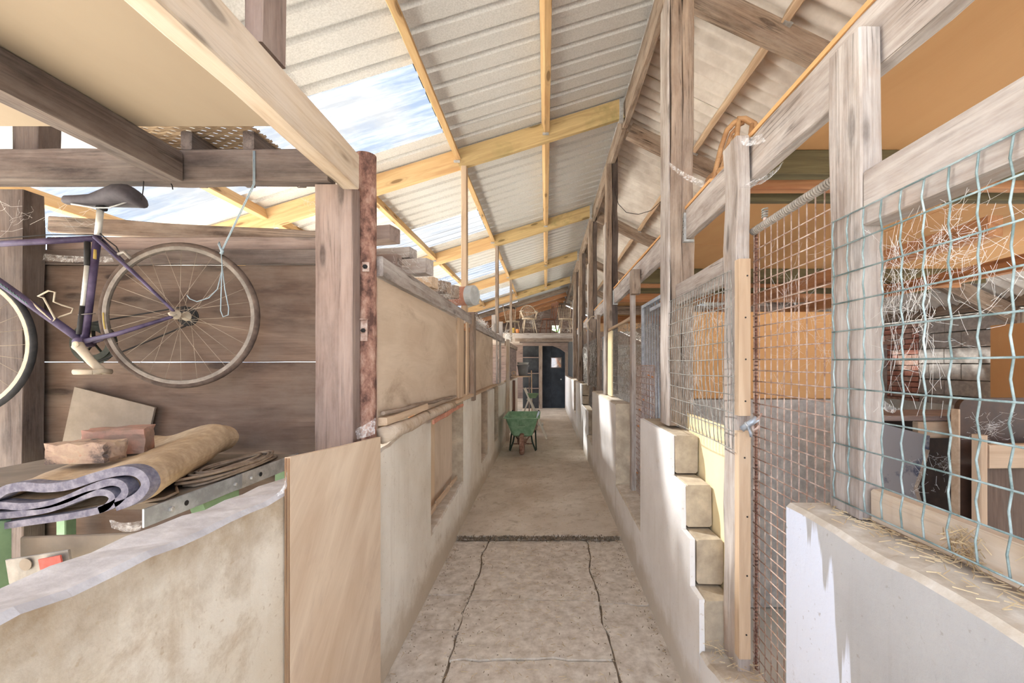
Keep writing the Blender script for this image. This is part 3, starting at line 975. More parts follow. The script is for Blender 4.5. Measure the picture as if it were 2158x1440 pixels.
# upper loft-edge rail, bay by bay
ra = ((-1.2, 2.62), (2.83, 5.4), (5.6, 7.6), (7.8, 9.8), (10.0, 11.8))
rt = ('nearest thick loft-edge rail above the rusty gate and green mesh', 'loft-edge rail above the grey barred gate', 'third loft-edge rail from the front on the mesh side', 'fourth loft-edge rail from the front on the mesh side', 'last loft-edge rail before the loft bridge')
for (a, b), tx in zip(ra, rt):
    T('', tx, 'rail', box('loft_rail', 0.862, 0.907, a, b, 2.37, 2.55, m['grey_wood'], rough=0.004), 'loft-edge rails on the mesh side')
for d in (2.635, 5.395):
    h = thing('joist_hanger', 'perforated steel hanger holding the ' + ('nearest loft rail end' if d < 3 else 'second loft rail end'), 'bracket', (0.9, d, 2.36), group='steel rail hangers')
    box('plate', 0.848, 0.862, d - 0.018, d + 0.016, 2.36, 2.53, m['zinc'], h, rough=0, ch=0.001, seg=1)
    box('seat', 0.848, 0.91, d - 0.02, d + 0.02, 2.352, 2.366, m['zinc'], h, rough=0, ch=0.001, seg=1)
    for k in range(6):
        lathe('hole', [(0.004, 0), (0.004, 0.001), (0, 0.001)], Matrix.Translation((0.8475, d - 0.008 + 0.016 * (k % 2), 2.4 + 0.02 * k)) @ Matrix.Rotation(-math.pi / 2, 4, 'Y'), m['black'], h, 8)
# lower rails above the mesh panels
T('', 'weathered rail along the top of the green mesh', 'rail', box('mesh_rail', 0.80, 0.856, -0.6, 1.075, 1.95, 2.085, m['grey_wood'], rough=0.004))
T('', 'weathered rail along the top of the wavy grey mesh', 'rail', box('mesh_rail', 0.80, 0.84, 1.93, 2.63, 1.96, 2.085, m['grey_wood'], rough=0.003))
T('', 'dusty plank standing on the flaking wall behind the green mesh', 'plank', box('base_plank', 0.815, 0.85, -0.6, 1.07, 1.206, 1.285, m['pale_pine'], rough=0.003))
T('', 'cream yellow board behind the stepped blocks', 'board', box('yellow_board', 0.862, 0.876, 1.93, 2.62, 0.32, 1.30, m['yellow_board'], axis=2, rough=0.001))
T('', 'thin pale post between the barred gate and the dark straw mesh', 'post', box('timber_post', 0.80, 0.84, 3.98, 4.06, 0.42, 2.36, m['grey_wood'], rough=0.002))
T('', 'short offcut nailed over the thin pale post', 'offcut', box('wood_offcut', 0.78, 0.858, 3.86, 3.955, 2.24, 2.46, m['brown_wood'], rough=0.003))
T('', 'pale lath on top of the dark straw mesh', 'rail', box('mesh_rail', 0.79, 0.82, 4.07, 5.4, 2.02, 2.05, m['batten'], rough=0.002))
T('', 'cream upright board beside the dark straw mesh', 'board', box('upright_board', 0.78, 0.80, 5.05, 5.36, 1.22, 2.0, m['yellow_board'], axis=2, rough=0.001))
for d, z1, tx in ((6.55, 2.36, 'thin brown stud in the opening past the cream upright board'), (7.15, 2.36, 'thin brown stud just before the third double post'), (8.9, 2.36, 'thin brown stud past the third double post'), (10.9, 2.36, 'thin brown stud past the fourth double post')):
    T('', tx, 'post', box('timber_stud', 0.79, 0.84, d, d + 0.06, 1.2 if d > 8 else 0.42, z1, m['brown_wood'], rough=0.003))


# ------------------------------------------------------------------ wire panels and gates
def wires(parent, x, ys, zs, r, mat, wob=0.0, crimp=0.0, y_rng=None, z_rng=None, bulge=0.0, name='wire', rv=None):
    """upright wires at ys, level wires at zs, on the plane x; each wire an object"""
    y0, y1 = y_rng or (min(ys), max(ys))
    z0, z1 = z_rng or (min(zs), max(zs))
    rg = random.Random(int(1000 * (y0 + z0)) & 0xfff)
    bl = lambda y, z: bulge * math.sin(math.pi * (z - z0) / (z1 - z0)) * math.sin(math.pi * min(1, max(0, (y - y0) / (y1 - y0)))) + 0.3 * bulge * math.sin(9 * y + 5 * z)
    for y in ys:
        if crimp or wob:
            n = (len(zs) - 1) * 2
            sw = rg.uniform(-wob, wob)
            pts = []
            for i in range(n + 1):
                z = z0 + (z1 - z0) * i / n
                dy = crimp * (1 if i % 2 else -1) * rg.uniform(0.5, 1.2) + wob * math.sin(5.2 * z + 3 * y + sw * 80)
                pts.append((x - bl(y, z), y + dy, z))
        else:
            pts = [(x, y, z0), (x, y, z1)]
        tube(name, pts, rv or r, mat, parent, 5)
    for z in zs:
        if bulge:
            n = 14
            pts = [(x - bl(y0 + (y1 - y0) * i / n, z) - r, y0 + (y1 - y0) * i / n, z + 0.35 * wob * math.sin(7 * i / n + z * 9)) for i in range(n + 1)]
        else:
            pts = [(x - r * 1.6, y0, z), (x - r * 1.6, (y0 + y1) / 2, z + rg.uniform(-.002, .002)), (x - r * 1.6, y1, z)]
        tube(name, pts, r, mat, parent, 5)


t = thing('wire_fence', 'green-coated stock wire mesh fixed to the nearest post', 'wire mesh', (0.79, 0.9, 1.23))
wires(t, 0.792, [1.175 - 0.056 * k for k in range(12)], [1.235 + 0.0755 * k for k in range(11)], 0.0021, m['green_wire'], wob=0.003, crimp=0.0035)
t = thing('wire_fence', 'wavy bulging grey wire mesh above the stepped blocks', 'wire mesh', (0.76, 2.2, 1.22))
wires(t, 0.772, [1.77 + 0.0405 * k for k in range(26)], [1.25 + 0.074 * k for k in range(11)], 0.0021, m['grey_wire'], wob=0.008, crimp=0.003, bulge=0.02)
t = thing('wire_fence', 'wire mesh full of dark straw past the barred gate', 'wire mesh', (0.78, 4.7, 1.22))
wires(t, 0.785, [4.08 + 0.075 * k for k in range(13)], [1.24 + 0.075 * k for k in range(11)], 0.0024, m['grey_wire'], wob=0.004)
for y0, y1, tx in ((6.65, 7.55, 'distant wire mesh just before the third double post'), (7.85, 8.85, 'distant wire mesh just past the third double post')):
    t = thing('wire_fence', tx, 'wire mesh', (0.78, y0, 1.22))
    geos = [tube_geo([(0.785, y0 + (y1 - y0) * k / 10, 1.24), (0.785, y0 + (y1 - y0) * k / 10, 2.0)], 0.003, 4) for k in range(11)] + \
           [tube_geo([(0.782, y0, 1.24 + 0.095 * k), (0.782, y1, 1.24 + 0.095 * k)], 0.003, 4) for k in range(9)]
    V_, F_ = merge(geos)
    o = mk('wire_mesh', V_, F_, m['grey_wire'], t)
    o['kind'] = 'stuff'

# rusty mesh gate
g = thing('mesh_gate', 'rusty welded mesh gate with a rope-bound top bar', 'gate', (0.88, 1.5, 0.2))
GX = 0.885
wires(g, GX, [1.815 - 0.046 * k for k in range(15)], [0.24 + 0.046 * k for k in range(41)], 0.0024, m['rust_wire'], z_rng=(0.2, 2.15))
tube('frame_bar', [(GX + 0.012, 1.82, 0.19), (GX + 0.012, 1.82, 2.16)], 0.006, m['rust'], g, 8)
tube('frame_bar', [(GX + 0.012, 1.165, 0.19), (GX + 0.012, 1.165, 2.16)], 0.006, m['rust'], g, 8)
tube('frame_bar', [(GX + 0.012, 1.82, 0.2), (GX + 0.012, 1.165, 0.2)], 0.006, m['rust'], g, 8)
ribs = [lathe_geo([(0.006, 0), (0.0085, 0.003), (0.006, 0.006)], Matrix.Translation((GX + 0.012, 1.82, 0.2 + 0.016 * k)), 8) for k in range(122)]
V_, F_ = merge(ribs)
mk('bar_ribs', V_, F_, m['rust'], g)['kind'] = 'stuff'
top = tube('top_bar', [(GX, 1.83, 2.165), (GX, 1.16, 2.165)], 0.008, m['grey_wood'], g, 8)
tw = []
for k in range(700):
    a = k * 0.45
    tw.append((GX + 0.0125 * math.cos(a), 1.825 - 0.655 * k / 700, 2.165 + 0.0125 * math.sin(a)))
tube('binding', tw, 0.0046, m['rope'], top, 5)
for y in (1.725, 1.215):
    f = tube('finial', [(GX, y, 2.15), (GX, y, 2.215)], 0.007, m['rust_wire'], g, 8)
    tube('binding', [(GX + 0.01 * math.cos(k * 0.7), y + 0.01 * math.sin(k * 0.7), 2.19 + 0.0011 * k) for k in range(36)], 0.004, m['grey_wire'], f, 4)
# latch: galvanised tube bolt with a bent tail
l = thing('gate_latch', 'galvanised tube latch joining the gate and its post', 'latch', (0.86, 1.79, 1.33))
tube('bolt', [P(1563, 905, 1.72), P(1580, 893, 1.705), P(1596, 882, 1.69)], 0.0125, m['galv'], l, 12)
tube('collar', [P(1573, 898, 1.712), P(1577, 895.5, 1.709)], 0.0155, m['zinc'], l, 12)
tube('tail', [P(1591, 887, 1.69), P(1601, 880, 1.67), P(1605, 872, 1.66)], 0.004, m['rust_wire'], l, 6)
tube('hook', [P(1577, 899, 1.70), P(1581, 912, 1.69), P(1583, 921, 1.69)], 0.0055, m['galv'], l, 8)
tube('hook', [P(1586, 897, 1.70), P(1588, 908, 1.69), P(1596, 903, 1.68), P(1600, 897, 1.68)], 0.005, m['rust_wire'], l, 8)
# white strap hinge on the near post
h = thing('strap_hinge', 'pale strap hinge poking out behind the nearest post', 'hinge', (0.88, 1.2, 1.7))
prism('strap', [(1.255, 1.69), (1.262, 1.705), (1.235, 1.713), (1.14, 1.713), (1.14, 1.672), (1.235, 1.672)], 0.868, 0.873, 0, m['galv'], h)
for y in (1.24, 1.215):
    lathe('hole', [(0.005, 0), (0.005, 0.001), (0, 0.001)], Matrix.Translation((0.8679, y, 1.693)) @ Matrix.Rotation(-math.pi / 2, 4, 'Y'), m['rust'], h, 8)

# grey barred gate
g = thing('barred_gate', 'galvanised steel gate with close upright bars', 'gate', (0.88, 3.4, 0.5))
for y in (2.9, 3.86):
    box('stile', 0.865, 0.895, y - 0.015, y + 0.015, 0.5, 2.13, m['galv'], g, rough=0, ch=0.003, seg=1)
for z in (0.52, 1.1, 2.115):
    box('frame_rail', 0.866, 0.894, 2.915, 3.845, z - 0.015, z + 0.015, m['galv'], g, rough=0, ch=0.003, seg=1)
box('frame_rail', 0.852, 0.864, 2.93, 3.5, 2.03, 2.06, m['galv'], g, rough=0, ch=0.002, seg=1)
for k in range(10):
    y = 2.985 + k * 0.0885
    tube('bar', [(0.88, y, 0.53), (0.88, y, 2.1)], 0.009, m['galv'], g, 8)
box('latch_plate', 0.845, 0.864, 2.88, 2.97, 1.22, 1.27, m['galv'], g, rough=0, ch=0.003, seg=1)
tube('latch_bolt', [(0.85, 2.86, 1.25), (0.85, 3.02, 1.25), (0.835, 3.02, 1.22)], 0.007, m['galv'], g, 8)
t = thing('wire_guard', 'short rusty mesh panel tied across the barred gate', 'wire mesh', (0.84, 3.6, 0.42))
wires(t, 0.835, [3.27 + 0.05 * k for k in range(14)], [0.44 + 0.05 * k for k in range(24)], 0.003, m['rust_wire'])
for (y, z) in ((3.3, 1.5), (3.42, 1.51), (3.6, 1.3), (3.75, 1.2), (3.5, 0.9), (3.7, 0.7), (3.8, 1.05), (3.85, 0.62)):
    tube('twine_tie', [(0.825, y - 0.02, z), (0.82, y, z + 0.006), (0.825, y + 0.02, z)], 0.005, m['orange'], t, 5)
# galvanised gate glimpsed past the cream board
t = thing('far_gate', 'small galvanised gate glimpsed past the cream board', 'gate', (0.86, 6.5, 0.5))
for k in range(8):
    tube('bar', [(0.87, 6.0 + k * 0.07, 0.9), (0.87, 6.0 + k * 0.07, 2.0)], 0.01, m['galv'], t, 6)
for z in (0.9, 2.0):
    box('frame_rail', 0.86, 0.88, 5.97, 6.52, z - 0.015, z + 0.015, m['galv'], t, rough=0, ch=0.002, seg=1)

# ------------------------------------------------------------------ timber frame, left side
T('', 'pale knotty loft bearer running above the aisle edge to the rusty pole', 'bearer', box('loft_bearer', -0.905, -0.83, -1.2, 1.9, 2.38, 2.535, m['pale_pine'], rough=0.0015))
T('', 'dark dusty joist under the tan loft sheet', 'joist', box('loft_joist', -1.70, -1.62, -1.0, 1.905, 2.415, 2.545, m['dark_wood'], rough=0.003))
T('', 'dark crossbeam above the bicycle', 'beam', box('timber_crossbar', -3.2, -0.98, 1.92, 1.995, 2.425, 2.568, m['dark_wood'], rough=0.003))
T('', 'knotty brown post beside the rusty pole', 'post', box('timber_post', -1.05, -0.88, 1.945, 2.03, 0.0, 2.42, m['mid_wood'], rough=0.002))
T('', 'dark post beside the front wheel of the bicycle', 'post', box('timber_post', -2.66, -2.45, 2.0, 2.09, 0.0, 2.42, m['dark_wood'], rough=0.003))
T('', 'grey brown post rising from the pale loft bearer to the roof', 'post', box('timber_post', -0.902, -0.846, 1.28, 1.40, 2.567, zL(-0.9) - 0.16, m['mid_wood'], rough=0.003))
T('', 'short dark stub standing on the crossbeam', 'post', box('timber_stub', -2.5, -2.38, 2.0, 2.1, 2.57, 2.95, m['dark_wood'], rough=0.003))
pole = thing('rusty_pole', 'rusty steel pole with two welded lugs beside the plywood', 'pole', (-0.881, 2.09, 0))
prof = [(0.05, 0)] + [(0.05 + RNG.uniform(-.0012, .0012), 0.1 * k) for k in range(1, 26)] + [(0.05, 2.62), (0.044, 2.62), (0.044, 2.58), (0, 2.58)]
lathe('pole_tube', prof, Matrix.Translation((-0.881, 2.09, 0)), m['rust'], pole, 24, True)
for (px, py, s) in ((772, 563, 0.022), (768, 697, 0.05)):
    p = P(px, py, 2.036)
    box('lug', p.x - 0.018, p.x + 0.014, p.y - 0.006, p.y + 0.004, p.z - s, p.z + s, m['rust_wire'], pole, rough=0, ch=0.002, seg=1)
    lathe('lug_bolt', [(0.011, 0), (0.011, 0.008), (0.006, 0.012), (0, 0.012)], Matrix.Translation((p.x - 0.002, p.y - 0.006, p.z)) @ Matrix.Rotation(math.pi / 2, 4, 'X'), m['black'], pole, 6)
    if s > 0.03:
        box('lug_flange', p.x - 0.03, p.x + 0.016, p.y - 0.016, p.y + 0.002, p.z + s, p.z + s + 0.006, m['rust_wire'], pole, rough=0, ch=0.001, seg=1)

# leaning plywood beside the pole (sides on the wall, top edge slopes)
pw = thing('plywood_sheet', 'pale plywood sheet leaning on the wall by the pole', 'plywood', (-0.82, 1.7, 0))
prism('sheet', [(1.352, -0.01), (1.352, 1.305), (1.72, 1.272), (2.09, 1.245), (2.09, -0.01)], -0.826, -0.808, 0, m['ply_v'] if 'ply_v' in m else m['ply'], pw)
for k in range(4):
    box('ply_layer', -0.8255 + k * 0.0045, -0.8225 + k * 0.0045, 1.3495, 1.352, 0.0, 1.303, m['edge_ply'], pw, rough=0, ch=0.0004, seg=1)

# boarded partition behind the bicycle
pb = thing('bay_partition', 'dusty brown plywood partition behind the bicycle', 'partition', (-1.9, 2.11, 0))
box('upper_board', -3.0, -1.0, 2.112, 2.128, 1.612, 2.09, m['brown_ply'], pb, axis=0, rough=0.001)
box('lower_board', -3.0, -1.0, 2.112, 2.128, 0.4, 1.6098, m['brown_ply'], pb, axis=0, rough=0.001)
box('top_batten', -3.0, -1.09, 2.095, 2.13, 2.092, 2.165, m['dark_wood'], pb, rough=0.002)
T('', 'long grey board lying slanted on the partition top', 'plank', timber('loose_plank', P(108, 474, 2.33), P(690, 507, 2.2), 0.03, 0.085, m['brown_wood'], rough=0.002))
T('', 'orange tinted board lying on the partition top', 'plank', timber('loose_plank', (-2.5, 2.16, 2.205), (-1.0, 2.15, 2.2), 0.04, 0.07, m['mid_wood'], rough=0.002))

# studs under the new roof along the left stalls
for d, tx in ((4.5, 'slim roof stud nearest on the boarded side'), (7.5, 'second slim roof stud on the boarded side'), (10.5, 'third slim roof stud on the boarded side')):
    T('', tx, 'post', box('roof_stud', -0.88, -0.825, d - 0.06, d + 0.035, 2.15, zL(-0.85) - 0.23, m['brown_wood'] if d > 5 else m['batten'], rough=0.001), 'slim roof studs')

# boarded stall fronts past the pole
def board(name, y0, y1, z0, z1, x0, x1, mt, label, cat='board', group=None, axis=None):
    return T('', label, cat, box(name, x0, x1, y0, y1, z0, z1, m[mt], axis=axis, rough=0.0015), group)


board('stall_board', 2.16, 4.08, 1.272, 2.04, -0.866, -0.85, 'beige_board', 'large dusty beige board past the rusty pole', axis=1)
board('upright_lath', 4.08, 4.34, 1.272, 2.05, -0.849, -0.83, 'batten_pale' if 'batten_pale' in m else 'batten', 'pale lath at the end of the large beige board', 'lath', axis=2)
board('upright_lath', 4.52, 4.62, 1.272, 2.05, -0.849, -0.83, 'batten', 'narrow pale lath past the dark slot', 'lath', axis=2)
board('stall_stud', 4.76, 4.9, 1.19, 2.17, -0.85, -0.80, 'brown_wood', 'thin stud between the beige boards', 'post')
board('stall_board', 4.93, 6.85, 1.272, 2.02, -0.866, -0.85, 'beige_board', 'second beige board past the thin stud', axis=1)
board('upright_lath', 7.3, 7.4, 1.25, 2.02, -0.849, -0.83, 'grey_wood', 'grey lath beside the dark slot past the second beige board', 'lath', axis=2)
board('upright_lath', 7.7, 7.95, 1.25, 2.02, -0.849, -0.83, 'grey_wood', 'wider grey lath before the white post', 'lath', axis=2)
board('stall_stud', 8.9, 9.15, 0.0, 2.12, -0.828, -0.77, 'cream_wood' if 'cream_wood' in m else 'pale_pine', 'whitish post against the wall beside the stepladder', 'post')
board('stall_board', 9.4, 12.4, 1.25, 2.0, -0.866, -0.85, 'mid_wood', 'brown boards past the whitish post', axis=1)
board('dark_back', 4.1, 4.95, -0.05, 2.14, -1.32, -1.30, 'orange_wood', 'orange brown board deep in the first dark slot', axis=2)
board('dark_back', 6.6, 9.3, -0.05, 2.14, -1.32, -1.30, 'brown_wood', 'brown board deep in the second dark slot', axis=2)
board('top_rail', 2.15, 4.74, 2.045, 2.145, -0.885, -0.82, 'grey_wood', 'thick dusty rail on the large beige board', 'rail')
board('top_rail', 4.92, 8.6, 2.02, 2.12, -0.885, -0.82, 'grey_wood', 'dusty rail on the second beige board', 'rail')
board('top_rail', 9.2, 12.4, 2.0, 2.1, -0.885, -0.82, 'brown_wood', 'brown rail on the boards before the loft bridge', 'rail')
board('ledge_rail', 3.78, 4.75, 1.24, 1.272, -0.9, -0.80, 'batten', 'pale ledge rail over the first boarded opening', 'rail')
board('ledge_rail', 4.92, 7.2, 1.243, 1.27, -0.9, -0.80, 'batten', 'pale ledge rail under the second beige board', 'rail')
board('ledge_rail', 9.2, 12.4, 1.222, 1.25, -0.9, -0.80, 'batten', 'pale ledge rail under the far brown boards', 'rail')
T('', 'barkless round pole lying on the ledge past the rusty pole', 'pole', tube('log_pole', [(-0.815 + 0.006 * math.sin(k), 2.13 + k * 0.2, 1.243 + 0.004 * math.sin(k * 2.1)) for k in range(9)], [0.042 - 0.0012 * k for k in range(9)], m['pale_pine'], sides=12))
T('', 'flat plank end lying above the round pole', 'plank', box('loose_plank', -0.846, -0.80, 2.15, 2.9, 1.29, 1.33, m['batten'], rough=0.003))
T('', 'thin split stick lying on the ledge against the beige board', 'stick', timber('loose_stick', (-0.822, 2.16, 1.35), (-0.822, 3.9, 1.305), 0.02, 0.018, m['brown_wood'], rough=0.004))
T('', 'torn orange splinter hanging over the first boarded opening', 'splinter', timber('splinter', (-0.778, 2.95, 1.20), (-0.785, 4.05, 1.212), 0.014, 0.03, m['terracotta'], rough=0.006))
# infill of the recessed openings
board('infill_board', 3.1, 3.6, 0.36, 1.5, -0.955, -0.935, 'ply', 'pale infill board, near half, of the first recessed opening', axis=2)
board('infill_board', 3.605, 4.29, 0.4, 1.5, -0.965, -0.94, 'beige_board', 'tan infill board, far half, of the first recessed opening', axis=2)
board('sill_slat', 3.12, 3.45, 0.425, 0.475, -0.9, -0.885, 'batten', 'near slat on the sill of the first recessed opening', 'slat')
board('sill_slat', 3.48, 3.95, 0.435, 0.485, -0.9, -0.885, 'batten', 'middle slat on the sill of the first recessed opening', 'slat')
board('sill_slat', 3.98, 4.26, 0.45, 0.49, -0.895, -0.88, 'batten', 'far slat on the sill of the first recessed opening', 'slat')
board('infill_board', 5.5, 6.1, 0.33, 1.5, -0.965, -0.945, 'orange_wood', 'orange board filling the second recessed opening', axis=2)
board('infill_board', 6.9, 7.5, 0.33, 1.5, -0.965, -0.945, 'grey_wood', 'grey slotted board filling the opening by the wheelbarrow', axis=2)

# ------------------------------------------------------------------ bicycle hung in the bay
BX0, BD0, BTH = -0.852 * 1.95, 1.95, math.radians(7.6)
bu = Vector((-math.cos(BTH), -math.sin(BTH), 0))   # towards the front wheel
bn = Vector((math.sin(BTH), -math.cos(BTH), 0))    # towards the viewer
bz = Vector((0, 0, 1))


def B(px, py, off=0.0):
    """photo pixel on the bicycle's own plane, or one parallel to it at distance off"""
    k = (px - VX) / F
    d = (bn.x * BX0 + bn.y * BD0 + off) / (bn.x * k + bn.y)
    return Vector((k * d, d, EYE - (py - VY) / F * d))


bike = thing('bicycle', 'purple road bicycle hung by its wheel from the crossbeam', 'bicycle', (-1.9, 1.9, 1.49))
BB, SL, RH = B(178, 722), B(206, 497), B(382, 665)
HT = B(-110, 520)
tube('seat_tube', [BB, SL], 0.0145, m['purple'], bike, 12)
tube('top_tube', [SL + Vector((0, 0, -0.012)), HT], 0.0135, m['purple'], bike, 12)
dt = tube('down_tube', [BB, B(-118, 512)], 0.016, m['purple'], bike, 12)
for k in range(9):
    a = B(2 + 6.5 * k, 597 + 4.8 * k, 0.0165)
    b = B(6 + 6.5 * k, 603 + 4.8 * k, 0.0165)
    tube('lettering', [a, (a + b) / 2 + bu * 0.004, b], 0.0016, m['cyan'], dt, 4)
for s in (-1, 1):
    tube('chain_stay', [BB + bn * 0.02 * s, B(250, 703, 0.03 * s), B(362, 668, 0.058 * s)], [0.011, 0.010, 0.007], m['purple'], bike, 10)
    tube('seat_stay', [SL + bn * 0.016 * s + Vector((0, 0, -0.01)), B(300, 592, 0.036 * s), B(366, 656, 0.058 * s)], [0.008, 0.0075, 0.006], m['purple'], bike, 10)
    tube('dropout', [B(362, 666, 0.058 * s), B(372, 664, 0.058 * s), RH + bn * 0.06 * s], 0.006, m['rim'], bike, 8, r2=0.004)
tube('bottom_bracket', [BB + bn * 0.036, BB - bn * 0.036], 0.02, m['purple'], bike, 14)
tube('seat_post', [SL, B(212, 440)], 0.0125, m['alu'], bike, 12)
# saddle
sd_c = [(B(134, 424), 0.012, 0.012), (B(140, 423), 0.022, 0.022), (B(165, 424), 0.027, 0.026), (B(195, 424), 0.034, 0.030), (B(225, 420), 0.052, 0.042), (B(252, 416), 0.072, 0.052), (B(275, 416), 0.078, 0.052), (B(289, 421), 0.066, 0.042), (B(297, 428), 0.04, 0.022), (B(299, 431), 0.02, 0.008)]
vs, fs = [], []
for (c, w_, h_) in sd_c:
    for k in range(14):
        a = 2 * math.pi * k / 14
        q = math.sin(a)
        vs.append(c + bn * (w_ * math.cos(a)) + bz * (h_ * (q if q > 0 else 0.75 * q)))
for i in range(len(sd_c) - 1):
    for k in range(14):
        l = (k + 1) % 14
        fs.append((i * 14 + k, i * 14 + l, (i + 1) * 14 + l, (i + 1) * 14 + k))
fs += [tuple(range(13, -1, -1)), tuple((len(sd_c) - 1) * 14 + k for k in range(14))]
sd = mk('saddle', vs, fs, m['saddle'], bike, smooth=True)
tube('saddle_rail', [B(150, 430, 0.02), B(200, 438, 0.022), B(230, 438, 0.022), B(270, 425, 0.03)], 0.0035, m['zinc'], sd, 6)
tube('saddle_rail', [B(150, 430, -0.02), B(200, 438, -0.022), B(230, 438, -0.022), B(270, 425, -0.03)], 0.0035, m['zinc'], sd, 6)
tube('seat_clamp', [B(207, 439), B(222, 439)], 0.014, m['black'], bike, 10)
# crank and pedal, chainring behind
tube('crank_arm', [B(164, 728, 0.055), B(170, 735, 0.058), B(192, 762, 0.064), B(216, 783, 0.068)], [0.022, 0.019, 0.016, 0.015], m['dusty_alu'], bike, 12)
lathe('crank_bolt', [(0.013, 0), (0.013, 0.008), (0.008, 0.011), (0, 0.011)], Matrix.Translation(B(162, 726, 0.07)) @ bn.to_track_quat('Z', 'Y').to_matrix().to_4x4(), m['dusty_alu'], bike, 14)
ped = thing('pedal', None, None, B(200, 790, 0.1))
ped.parent = bike
ped.matrix_parent_inverse = WM[bike].inverted()
pc = B(196, 784, 0.115)
for s in (-1, 1):
    tube('pedal_cage', [pc + bu * 0.035 * s - bn * 0.045, pc + bu * 0.04 * s + bz * 0.004, pc + bu * 0.035 * s + bn * 0.045], 0.006, m['dusty_alu'], ped, 8, r2=0.011)
    tube('pedal_cage', [pc + bn * 0.045 * s - bu * 0.035, pc + bn * 0.05 * s, pc + bn * 0.045 * s + bu * 0.035], 0.006, m['dusty_alu'], ped, 8, r2=0.011)
tube('pedal_axle', [B(214, 786, 0.06), pc + bn * 0.05], 0.008, m['dusty_alu'], ped, 10)
Mring = Matrix.Translation(BB - bn * 0.045) @ bn.to_track_quat('Z', 'Y').to_matrix().to_4x4()
cr_ = lathe('chainring', [(0.07, -0.002), (0.096, -0.002), (0.096, 0.002), (0.07, 0.002), (0.07, -0.002)], Mring, m['bench_dark'], bike, 40)
lathe('chainring', [(0.055, 0.006), (0.08, 0.006), (0.08, 0.009), (0.055, 0.009), (0.055, 0.006)], Mring, m['bench_dark'], bike, 40)
for k in range(5):
    a = 2 * math.pi * k / 5 + 0.3
    d_ = bu * math.cos(a) + bz * math.sin(a)
    tube('ring_arm', [BB - bn * 0.045, BB - bn * 0.045 + d_ * 0.078], 0.008, m['bench_dark'], cr_, 8, r2=0.003)
tube('crank_arm', [BB - bn * 0.06, BB - bn * 0.065 - (B(214, 786) - BB) * 0.95], 0.011, m['dusty_alu'], bike, 10, r2=0.008)
ch = []
for k in range(20):
    ch.append(BB - bn * 0.043 - bz * 0.094 + (RH - bn * 0.03 - bz * 0.045 - BB + bn * 0.043 + bz * 0.094) * (k / 19))
tube('chain', ch, 0.0035, m['black'], bike, 4)
ch = [BB - bn * 0.043 + bz * 0.094 + (RH - bn * 0.03 + bz * 0.045 - BB + bn * 0.043 - bz * 0.094) * (k / 19) for k in range(20)]
tube('chain', ch, 0.0035, m['black'], bike, 4)
# bottle cage, pump, brake, decals
tube('bottle_cage', [B(62, 632, 0.0), B(80, 650, 0.012), B(112, 678, 0.012), B(116, 672, 0.02), B(92, 628, 0.03), B(80, 625, 0.035), B(102, 613, 0.035), B(116, 616, 0.03), B(113, 636, 0.02), B(130, 643, 0.0), B(154, 650, -0.02), B(150, 660, -0.02), B(126, 668, -0.012), B(118, 676, -0.01)], 0.0036, m['dusty_alu'], bike, 8)
pm = tube('frame_pump', [B(184, 510, 0.012), B(184, 560, 0.012)], 0.011, m['black'], bike, 10)
tube('pump_barrel', [B(184, 560, 0.012), B(175, 645, 0.012)], 0.0095, m['alu'], pm, 10)
tube('pump_foot', [B(175, 645, 0.012), B(167, 705, 0.012)], 0.0105, m['black'], pm, 10)
tube('band_clamp', [B(166, 664, 0.016), B(182, 662, 0.018), B(200, 661, 0.014)], 0.005, m['rim'], bike, 8, r2=0.002)
tube('decal', [B(201, 526, 0.0135), B(200, 546, 0.0135)], 0.0075, m['yellow'], bike, 8, r2=0.002)
br = tube('brake_caliper', [B(250, 536, 0.03), B(262, 531, 0.04), B(276, 545, 0.035)], 0.007, m['rim'], bike, 8)
tube('brake_cable', [SL + bz * 0.02, B(225, 505, 0.01), B(245, 520, 0.01), B(252, 534, 0.02)], 0.0025, m['black'], bike, 6)
tube('brake_caliper', [B(250, 536, -0.03), B(262, 531, -0.04), B(276, 545, -0.035)], 0.007, m['rim'], bike, 8)
tube('top_cable', [SL + bz * 0.004, B(100, 495, 0.0), HT + bz * 0.016], 0.0022, m['black'], bike, 6)


